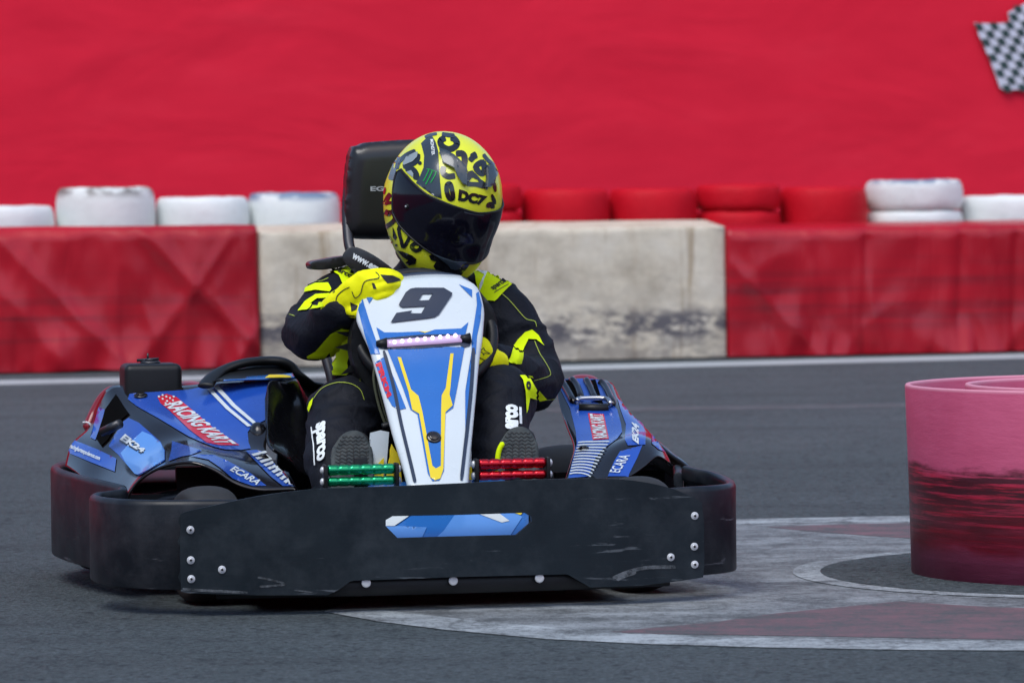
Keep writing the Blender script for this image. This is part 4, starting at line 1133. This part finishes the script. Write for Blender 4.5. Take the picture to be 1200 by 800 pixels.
# legs
limb([P(455,510,1.08), P(430,492,.82), P(403,484,.58)], [.105,.098,.082])
limb([P(404,486,.58), P(396,520,.50), P(393,560,.40), P(398,585,.34)], [.080,.073,.060,.050])
limb([P(535,505,1.08), P(562,480,.82), P(586,466,.58)], [.105,.098,.080])
limb([P(586,466,.58), P(583,500,.50), P(588,545,.40), P(596,572,.34)], [.079,.074,.062,.050])
mb.ellipsoid(P(494,500,1.0), .16, .12, .08)
def fold(co, n):
    a = noise.noise(co*9+Vector((3,1,7)))*.006
    b = (1-abs(noise.noise(Vector((co.x*7, co.y*7, co.z*20))))*2.2)
    return a + max(0, b)**2*.0075 + noise.noise(co*28)*.0012
body = remeshed(mb, .0085, 'racing_suit', M['suit'], drv, 5, fold)
tB = bvh_of(body)
# suit patches
q6 = lambda p: zp(p, 320, 280, 4); q7 = lambda p: zp(p, 520, 300, 4.444); q5 = lambda p: zp(p, 350, 440, 5.715); qb = lambda p: zp(p, 540, 430, 5.336)
d = Decal(tB, .004)
d.poly(q6([(118,268),(135,240),(200,212),(258,210),(272,238),(262,250),(200,243),(150,252)]), sp=3)
d.poly(q6([(118,342),(150,298),(200,264),(262,258),(262,275),(236,282),(205,284),(172,308),(240,300),(240,320),(210,328)]), sp=3)
d.poly(q6([(160,547),(200,520),(270,440),(320,415),(376,420),(374,446),(330,468),(262,528),(240,555),(165,554)]), sp=2)
d.poly(q6([(262,518),(320,430),(376,430),(368,520),(352,580),(356,630),(345,638),(286,638),(276,600)]), sp=2)
d.poly(q6([(258,142),(300,128),(350,118),(402,190),(385,205),(325,218),(308,175)]), sp=3)
d.poly(q7([(155,72),(230,86),(300,110),(350,150),(268,236),(240,232),(190,236),(186,200)]), sp=3)
d.poly(q7([(330,552),(360,480),(385,440),(420,400),(455,384),(490,415),(520,470),(480,438),(440,435),(415,495),(398,560),(345,563)]), sp=3)
d.poly(q7([(392,625),(455,624),(470,665),(500,705),(532,745),(495,752),(442,738),(432,800),(424,820),(420,700),(410,650)]), sp=3)
d.poly(q7([(175,400),(214,350),(205,400),(175,452)]), sp=3)
d.poly(q5([(68,220),(80,180),(105,150),(95,200),(78,245)]), sp=3)
d.poly([(548,432),(560,426),(575,424),(562,429),(551,436)], sp=3)
d.build('neon_patch', M['neon'], body, split=True)
d = Decal(tB, .0052)
d.poly(q6([(350,118),(374,118),(404,184),(394,195)]), sp=3); d.poly(q7([(165,78),(224,90),(186,196),(188,150),(212,104)]), sp=3)
d.text('sparco', *q5([(98,345),(112,592),(180,560),(186,305)]), bold=.05, spacing=.95)
d.text('arco', *qb([(352,395),(350,245),(278,238),(276,392)]), bold=.06, spacing=.95)
d.poly(qb([(356,255),(370,257),(372,360),(358,358)]), sp=3)
d.poly(q5([(92,350),(99,350),(122,600),(114,603)]), sp=3)
d.build('white_trim', M['fabric_white'], body, split=True)
d = Decal(tB, .0055)
d.text('sparco', *q6([(268,152),(354,196),(370,180),(284,130)]), bold=.03); d.text('sparco', *q7([(262,190),(330,146),(310,118),(243,168)]), bold=.03)
d.st(q7([(262,196),(332,152)]), .9)
d.text('o', *q7([(425,700),(448,692),(445,655),(420,662)]), bold=.05)
d.build('black_lettering', M['glove_black'], body)
d = Decal(tB, .002)
for pl in ([(300,195),(345,235),(400,300),(430,330),(472,342),(480,368)], [(472,442),(500,510),(530,560),(550,600),(545,625),(465,648)], [(532,748),(575,742),(605,736)]):
    d.st(q7(pl), .75)
for pl in ([(100,160),(140,105),(190,70),(270,48),(350,58),(410,98),(436,165)],): d.st(q5(pl), .6)
for pl in ([(75,355),(105,362)], [(310,500),(365,545),(405,560),(405,670)], [(160,200),(220,200),(260,185)]): d.st(q6(pl), .6)
d.build('piping', simple('neon_thread', (.4, .5, .05), .7), body, split=True)

# ---- shoes: sole faces the camera
def shoe(cx, top, bot, w0, lean, v):
    # outline of the sole from the ball of the foot to the toe
    hw = w0/2
    out = [(cx-hw*.98+lean, bot),(cx-hw*1.0+lean*.8, (top+bot)/2+6),(cx-hw*.86+lean*.3, top+15),(cx-hw*.5, top+4),(cx, top),(cx+hw*.45, top+3),(cx+hw*.84, top+15),(cx+hw, (top+bot)/2+6),(cx+hw*1.02, bot)]
    sp_ = smooth_poly(out+[(cx+hw*.9, bot+30),(cx-hw*.85+lean, bot+30)], 4)
    def vv(y): return v + .16*(1-(y-top)/(bot+30-top))*.35
    ov, fs = polymesh(sp_, sp=4)
    vs = []
    for p in ov: vs.append(P(p[0], p[1], vv(p[1])+ .004*noise.noise(Vector((p[0]*.1, p[1]*.1, 1)))))
    fs = [f if (vs[f[1]]-vs[f[0]]).cross(vs[f[2]]-vs[f[0]]).dot(V) < 0 else f[::-1] for f in fs]
    mb = MB()
    # upper: lofted body behind the sole going to the ankle
    a = P(cx, top+14, v+.09); b = P(cx, (top+bot)/2+10, v+.08); c = P(cx, bot+16, v+.07)
    k = w0/520/2
    mb.tube([P(cx, top+4, v+.07), a, b, c, P(cx, bot+34, v+.09)], [(k*.7,.02),(k*.9,.035),(k*.98,.045),(k*.95,.05),(k*.8,.04)], 18, hint=U)
    mb.tube([P(cx-2, bot-5, v+.12), P(cx-6, bot-10, v+.2)], .05, 16)
    up = mb.build('shoe', M['glove_black'], drv, subsurf=1)
    so = obj('sole', vs, fs, M['sole'], up, solid=.012)
    t = bvh_of(so); dd = Decal(t, .0012)
    y = top+8
    while y < bot+2:
        ww = hw*min(.86, math.sqrt(max(0, 1-((bot-y)/(bot-top))**2.2))*.92)
        zz = [(cx-ww+2*ww*i/10+lean*(y-top)/(bot-top)*.6, y+(.9 if i % 2 else -.9)) for i in range(11)]
        if ww > 3: dd.st(zz, .9)
        y += 4.2
    for i in range(-2, 3): dd.st([(cx+i*hw*.32, top+16+abs(i)*4), (cx+i*hw*.36, bot+2)], .7)
    dd.build('tread', M['glove_black'], up)
    return up
sh = shoe(414, 504, 546, 46, -3, .27)
sh2 = shoe(608, 499.5, 538, 46, -1, .27)
mb = MB(); mb.tube(catmull([P(x, y, .30) for x, y in [(590,518),(585,527),(583,540),(584,550)]], 4), [.002]+[.006]*11+[.004], 10); mb.build('neon_trim', M['neon'], sh2)

# ---- gloves
def glove_left():
    mb = MB()
    wr = P(398,364,.62); kn = P(434,338,.565)
    ax = (kn-wr).normalized(); toward = -V
    side_ = ax.cross(toward).normalized()               # along knuckle line
    if side_.z < 0: side_ = -side_
    # palm / back of the hand (flattened), wrist cuff
    mb.tube([P(391,368,.64), P(398,362,.62), P(409,355,.60), P(422,346,.58), P(433,338,.572), P(440,334,.572)],
            [(.040,.034),(.041,.032),(.044,.026),(.048,.024),(.048,.023),(.040,.020)], 20, hint=side_)
    # fingers: rooted on the knuckle line, curling over the rim towards the right
    roots = [(427,322,.575),(434,330,.562),(440,339,.556),(442,348,.556)]
    mids = [(447,319.5,.575),(454,326,.562),(458,334,.558),(457,343,.56)]
    tips = [(463,321,.60),(468,328,.60),(470,336,.60),(467,345,.60)]
    ends = [(470,328,.625),(472,335,.625),(472,342,.625),(469,350,.62)]
    for r, m, t, e, k in zip(roots, mids, tips, ends, (.0105, .0115, .0115, .0105)):
        pts = catmull([P(*r), P(*m), P(*t), P(*e)], 5); mb.tube(pts, [k*1.12-(k*.28)*i/(len(pts)-1) for i in range(len(pts))], 14)
        mb.ellipsoid(P(*r), k*1.2, k*1.2, k*1.2, n=12, m=8); mb.ellipsoid(P(*m), k*1.1, k*1.1, k*1.1, n=12, m=8); mb.ellipsoid(P(*e), k*.84, k*.84, k*.84, n=12, m=8)
    # thumb, under the rim
    pts = catmull([P(406,360,.60), P(416,366,.575), P(426,364,.56), P(436,358,.565)], 5)
    mb.tube(pts, [.017-.005*i/(len(pts)-1) for i in range(len(pts))], 14); mb.ellipsoid(pts[-1], .012, .012, .012, n=12, m=8)
    def f(co, n): return noise.noise(co*40)*.0018
    g = remeshed(mb, .0035, 'glove', M['glove'], drv, 3, f)
    t = bvh_of(g)
    d = Decal(t, .0012)
    d.st(q6([(295,310),(300,270),(330,240),(360,225)]), 1.0)
    d.st(q6([(370,245),(385,275),(410,255),(430,200),(490,185),(495,170),(480,155)]), 1.0)
    d.poly(q6([(502,168),(560,172),(590,185),(600,195),(560,205),(535,208)]), sp=2.5)
    d.poly(q6([(462,205),(475,208),(485,235),(470,232)]), sp=2)
    d.poly(q6([(362,295),(398,312),(392,330),(368,340)]), sp=2.5)
    d.st(q6([(275,238),(290,245),(280,252)]), .8)
    d.st(q6([(310,330),(345,355),(385,360)]), 1.2)
    d.build('black_trim', M['glove_black'], g)
    mb = MB(); c = catmull([P(386,372,.655), P(392,368,.64), P(397,364.5,.628)], 4)
    mb.tube(c, [.047]*len(c), 20); 
    return g
glove_left()
def glove_right():
    mb = MB()
    mb.tube([P(585,426,0.615), P(578,423,0.590), P(570,419,0.570), P(562,414,0.555), P(556,412,0.550)], [(.028,.026),(.030,.026),(.034,.024),(.034,.022),(.028,.02)], 20, hint=(0,0,1))
    for i, (dy, k) in enumerate(((-12,.0105),(-4.5,.0115),(3,.0115),(10,.0105))):
        pts = catmull([P(562,415+dy,0.545), P(552,413+dy,0.530), P(545,416+dy,0.535), P(544,420+dy,0.560)], 5)
        mb.tube(pts, [k*1.1-(k*.25)*j/(len(pts)-1) for j in range(len(pts))], 14); mb.ellipsoid(pts[-1], k*.85, k*.85, k*.85, n=12, m=8)
    pts = catmull([P(574,412,0.585), P(566,402,0.565), P(558,399,0.550)], 5); mb.tube(pts, [.015-.003*j/10 for j in range(len(pts))], 14)
    g = remeshed(mb, .0035, 'glove', M['glove'], drv, 3, lambda co, n: noise.noise(co*40)*.0015)
    t = bvh_of(g); d = Decal(t, .0012)
    d.st(q7([(175,490),(195,488),(205,478),(215,492),(240,508),(212,505),(208,515),(200,502),(175,490)]), .7)
    d.st(q7([(165,520),(200,535),(240,560)]), .8)
    d.build('black_trim', M['glove_black'], g)
glove_right()
# ---- shoulder strap pads
def slab(pts, v0, th, name, mat, par, sp=6, curve=0):
    ov, fs = polymesh(pts, sp=sp); cx = sum(p[0] for p in pts)/len(pts); cy = sum(p[1] for p in pts)/len(pts)
    vs = [P(p[0], p[1], v0+curve*((p[0]-cx)**2+(p[1]-cy)**2)/400) for p in ov]
    fs = [f if (vs[f[1]]-vs[f[0]]).cross(vs[f[2]]-vs[f[0]]).dot(V) < 0 else f[::-1] for f in fs]
    return obj(name, vs, fs, mat, par, solid=th, bevel=.004)
strap = slab(smooth_poly([(402,305),(403,296),(413,289),(430,294.5),(450,307),(463,320),(452,334),(430,328),(413,317)], 3), .93, .05, 'neck_collar', M['vinyl_black'], drv, curve=.004)
ts = bvh_of(strap); d = Decal(ts, .002); d.text('www.ega', (410.5,304.5),(439,321),(444.5,313.5),(414.5,296.5), bold=.04); d.build('white_lettering', M['fabric_white'], strap)
slab(smooth_poly([(364,312),(366,307),(380,304),(405,300),(412,303),(405,311),(385,315.5),(368,316)], 3), .99, .07, 'shoulder_flap', M['vinyl_black'], drv)

# ---- helmet
HC = P(518.2, 240.2, .97)
HY, HP, HRr = R(30.1), R(31.2), R(-7.4)
def helmet_axes():
    # forward towards camera-right and down
    fw = Vector((math.sin(HY)*math.cos(HP), -math.cos(HY)*math.cos(HP), -math.sin(HP)))
    rt = fw.cross(Vector((0,0,1))).normalized(); up = rt.cross(fw).normalized()
    rot = Matrix.Rotation(HRr, 3, fw)
    return rot @ rt, fw, rot @ up
HX, HF, HU = helmet_axes()
def hs(az, el, off=0):
    """az 0 = face centre, + = wearer's right side vector HX ; el elevation"""
    d = Vector((math.sin(az)*math.cos(el), math.cos(az)*math.cos(el), math.sin(el)))
    a = .1265; b = .148 if d.y > 0 else .169; c = .171 if d.z > 0 else .166
    p_ = 2.15
    r = (abs(d.x/a)**p_+abs(d.y/b)**p_+abs(d.z/c)**p_)**(-1/p_)
    ch = max(0, -math.sin(el+.1))*max(0, math.cos(az))
    r *= 1+.10*ch*math.cos(el)
    q = d*r
    q.y += .28*max(0, -.02-q.z)
    if off: q += d*off
    return HC + HX*q.x + HF*q.y + HU*q.z
def hinv(p):
    """direction -> az, el (numerically)"""
    q = Vector(p)-HC; l = Vector((q.dot(HX), q.dot(HF), q.dot(HU)))
    l.y -= .28*max(0, -.02-l.z); l.normalize()
    return math.atan2(l.x, l.y), math.asin(max(-1, min(1, l.z)))
helm = root if False else None
n, m = 96, 56; vs = []; EL0 = R(-62)
for i in range(m+1):
    el = EL0+(math.pi/2-EL0)*i/m
    for k in range(n): vs.append(hs(2*math.pi*k/n, min(el, R(89.7))))
fs = [(i*n+k, i*n+(k+1) % n, (i+1)*n+(k+1) % n, (i+1)*n+k) for i in range(m) for k in range(n)]+[tuple(m*n+k for k in range(n))]
helm = obj('helmet', vs, fs, M['neon_paint'], drv)
tHm = bvh_of(helm)
# rubber rim at the neck opening
mb = MB(); mb.tube([hs(2*math.pi*k/64, EL0, -.002) for k in range(65)], .006, 10, cap=False); mb.build('neck_rim', M['satin_black'], helm)
# visor: outline of the visible half mirrored about the face centre line
visL = [(557,249.5),(540,244.5),(517,236),(500,228),(487,217),(478.5,208),(471,199.5),(466,203),(463,214),(461.5,232),(462,250),(468,262),(485,280),(505,295),(520,302.5),(540,307)]
half = []
dd = Decal(tHm, 0)
for p in visL:
    a, e = hinv(dd.hit(*p)); half.append((a, e))
print('VISOR', [(round(math.degrees(a)), round(math.degrees(e))) for a, e in half])
for nm_, p in (('top_center', (555,240)), ('chin', (538,312)), ('vL', (535,195)), ('vR', (573,205))):
    a, e = hinv(dd.hit(*p)); print(nm_, round(math.degrees(a), 1), round(math.degrees(e), 1))
sgn = -1 if half[6][0] < 0 else 1
half = [(abs(min(a*sgn, 10) if a*sgn > 0 else 0)*1.0, e) for a, e in half]
half[0] = (0, half[0][1]); half[-1] = (0, half[-1][1])
outl = [(a*sgn, e) for a, e in half] + [(-a*sgn, e) for a, e in half[::-1][1:-1]]
deg = [(math.degrees(a), math.degrees(e)) for a, e in outl]
ov, fs = polymesh(deg, sp=4)
vs = [hs(R(p[0]), R(p[1]), .0045) for p in ov]
fs = [f if (vs[f[1]]-vs[f[0]]).cross(vs[f[2]]-vs[f[0]]).dot(vs[f[0]]-HC) > 0 else f[::-1] for f in fs]
vis = obj('visor', vs, fs, M['visor'], helm, solid=.004, soff=-1)
rim = [hs(R(a), R(e), .003) for a, e in densify(deg, 3)]
mb = MB(); mb.tube(rim+[rim[0]], .0028, 8, cap=False); mb.build('visor_seal', M['satin_black'], helm)
tV = bvh_of(vis)
mb = MB(); h = Decal(tV, .0).hit(477, 242); nr = (h-HC).normalized(); mb.disc(h, nr, .006, .003, 14); mb.disc(h+nr*.003, nr, .003, .002, 10); mb.build('visor_pivot', M['satin_black'], helm)
mb = MB(); mb.disc(h+nr*.0045, nr, .0022, .001, 8); mb.build('pivot_screw', M['bolt'], helm)
hA = lambda p: zp(p, 430, 150, 7.06); hBm = lambda p: zp(p, 430, 240, 7.06)
d = Decal(tHm, .0012)
d.poly(hA([(448,130),(490,90),(540,68),(570,120),(590,190),(598,330),(605,440),(620,585),(560,565),(408,455),(440,400),(470,330),(475,230),(455,150)]), sp=3)
d.build('grey_band', M['helmet_grey'], helm)
d = Decal(tHm, .0012)
S = [([(650,85),(610,108),(620,150),(670,178),(720,165),(745,130),(720,92),(690,85)], 26, 0), ([(735,215),(790,215),(808,260),(800,330),(812,375)], 26, 0),
     ([(635,320),(630,370),(670,402),(730,395)], 24, 0), ([(850,275),(880,240),(910,228)], 24, 0), ([(870,208),(890,240)], 26, 0), ([(898,325),(955,285),(970,350),(945,378)], 24, 1),
     ([(665,470),(660,520),(680,580),(710,580),(705,520),(690,465)], 20, 1), ([(300,320),(370,300),(415,265),(420,215)], 24, 0), ([(320,340),(380,345),(412,390),(405,430)], 24, 0),
     ([(250,340),(265,285),(330,225),(405,190)], 18, 0), ([(198,430),(215,370),(240,300),(248,270)], 22, 0), ([(1000,660),(1005,635),(1030,630),(1040,665)], 18, 0), ([(960,220),(1000,270),(1050,310)], 16, 0), ([(480,80),(520,62),(580,50)], 12, 0), ([(620,55),(660,60),(725,68)], 18, 0), ([(270,240),(255,300)], 16, 0)]
for p, w, c in S: d.st(hA(p), w*1.95/7.06, bool(c))
for cx, cy, rx, ry, ro in [(440,292,17,15,0),(1056,490,14,42,-.1),(1045,590,16,45,-.35),(150,520,10,30,.2),(1070,350,14,50,0),(1010,280,18,10,.5)]:
    c = hA([(cx, cy)])[0]; d.ell(c[0], c[1], rx/7.06, ry/7.06, ro)
d.poly(hA([(835,362),(870,352),(905,385),(940,425),(975,450),(972,505),(900,485),(828,482),(815,430)]), [hA([(840,445),(870,410),(912,428),(925,450)])], sp=3)
S2 = [([(150,185),(205,150),(235,105),(205,40)], 20, 0), ([(150,55),(185,70),(190,45)], 26, 0), ([(268,188),(320,200),(355,255),(305,348),(285,290),(272,240)], 16, 1), ([(370,345),(400,320),(440,330),(445,360),(405,378)], 18, 1), ([(150,0),(175,-60),(200,-90)], 22, 0), ([(150,-10),(210,-20)], 14, 0), ([(390,545),(440,532),(495,540),(480,575),(420,582)], 16, 1)]
for p, w, c in S2: d.st(hBm(p), w*1.8/7.06, bool(c))
for q in ([(215,180),(230,210),(252,265),(236,292),(218,270)], [(250,375),(300,385),(380,420),(412,450),(400,490),(350,500),(320,475),(345,460),(300,430)], [(165,255),(200,265),(218,300),(200,325),(180,300)],
          [(515,420),(545,403),(600,440),(660,475),(700,520),(745,528),(800,500),(862,465),(830,520),(750,612),(700,640),(560,600),(577,545),(550,505),(572,470),(530,455)]):
    d.poly(hBm(q), sp=3)
c = hBm([(245,332)])[0]; d.ell(c[0], c[1], 1.6, 1.3)
d.text('DC7', *hA([(752,604),(965,645),(998,566),(762,506)]), bold=.075)
d.build('black_pattern', M['helmet_black'], helm)
d = Decal(tHm, .0022)
for pl, w in (([(505,345),(515,352),(480,425),(468,440)], 9), ([(545,352),(535,380),(500,450),(488,468)], 10), ([(575,365),(565,395),(530,455)], 9)):
    d.st(hA(pl), w/7.06)
d.st(hA([(495,340),(540,350),(582,368)]), .7)
d.build('green_claw_mark', M['claw'], helm)
d = Decal(tHm, .0022); d.text('MONSTER', *hA([(525,100),(540,232),(566,225),(552,100)]), bold=.02); d.build('white_lettering', M['fabric_white'], helm)
d = Decal(tHm, .0022); d.poly(hA([(300,290),(330,240),(400,205),(425,200),(420,240),(380,280),(310,310)]), sp=3); d.poly(hA([(330,365),(370,352),(390,380),(385,410)]), sp=3); d.build('silver_patch', M['paleblue'] if False else simple('silver_patch', (.3,.36,.38), .25, coat=.5), helm)
for q in ([(605,188),(660,205),(720,240),(760,275),(812,330),(820,400),(822,482),(790,470),(750,410),(722,345),(640,300),(618,250)], [(985,335),(1008,300),(1032,330),(1046,400),(1030,468),(1002,490),(972,492),(985,420)], [(740,270),(775,290),(812,340),(818,400),(820,470),(790,420),(750,370)]):
    d = Decal(tHm, .010); d.poly(hA(q), sp=3); d.build('vent', M['helmet_grey'], helm, solid=.010, bevel=.002)
d = Decal(tHm, .006); d.poly(hBm([(560,405),(620,430),(720,462),(820,465),(780,490),(765,520),(730,530),(690,522),(668,490)]), sp=3); d.build('chin_vent', M['helmet_grey'], helm, solid=.006, bevel=.0015)

# ------------------------------------------------------------ light and world
SE, SA = R(56), R(-30)
w = bpy.data.worlds.new('World'); sc.world = w; w.use_nodes = True
nt = w.node_tree; bg = nt.nodes['Background']; sky = nt.nodes.new('ShaderNodeTexSky'); sky.sky_type = 'NISHITA'; sky.sun_disc = False
sky.sun_elevation = SE; sky.sun_rotation = R(180)+SA; sky.air_density = 1.0; sky.dust_density = 1.0; sky.ozone_density = 1.0
nt.links.new(sky.outputs[0], bg.inputs['Color']); bg.inputs['Strength'].default_value = .10
sl = bpy.data.lights.new('sun', 'SUN'); so = bpy.data.objects.new('sun', sl); COL.objects.link(so)
sl.energy = 1.25; sl.angle = R(34); sl.color = (1, .97, .92)
sd = Vector((math.sin(SA)*math.cos(SE)*1, -math.cos(SA)*math.cos(SE), math.sin(SE)))     # towards the sun
so.rotation_euler = sd.to_track_quat('Z', 'Y').to_euler()
vs_ = sc.view_settings; vs_.view_transform = 'Standard'; vs_.look = 'None'; vs_.exposure = 1.0; vs_.gamma = 1; vs_.use_curve_mapping = False
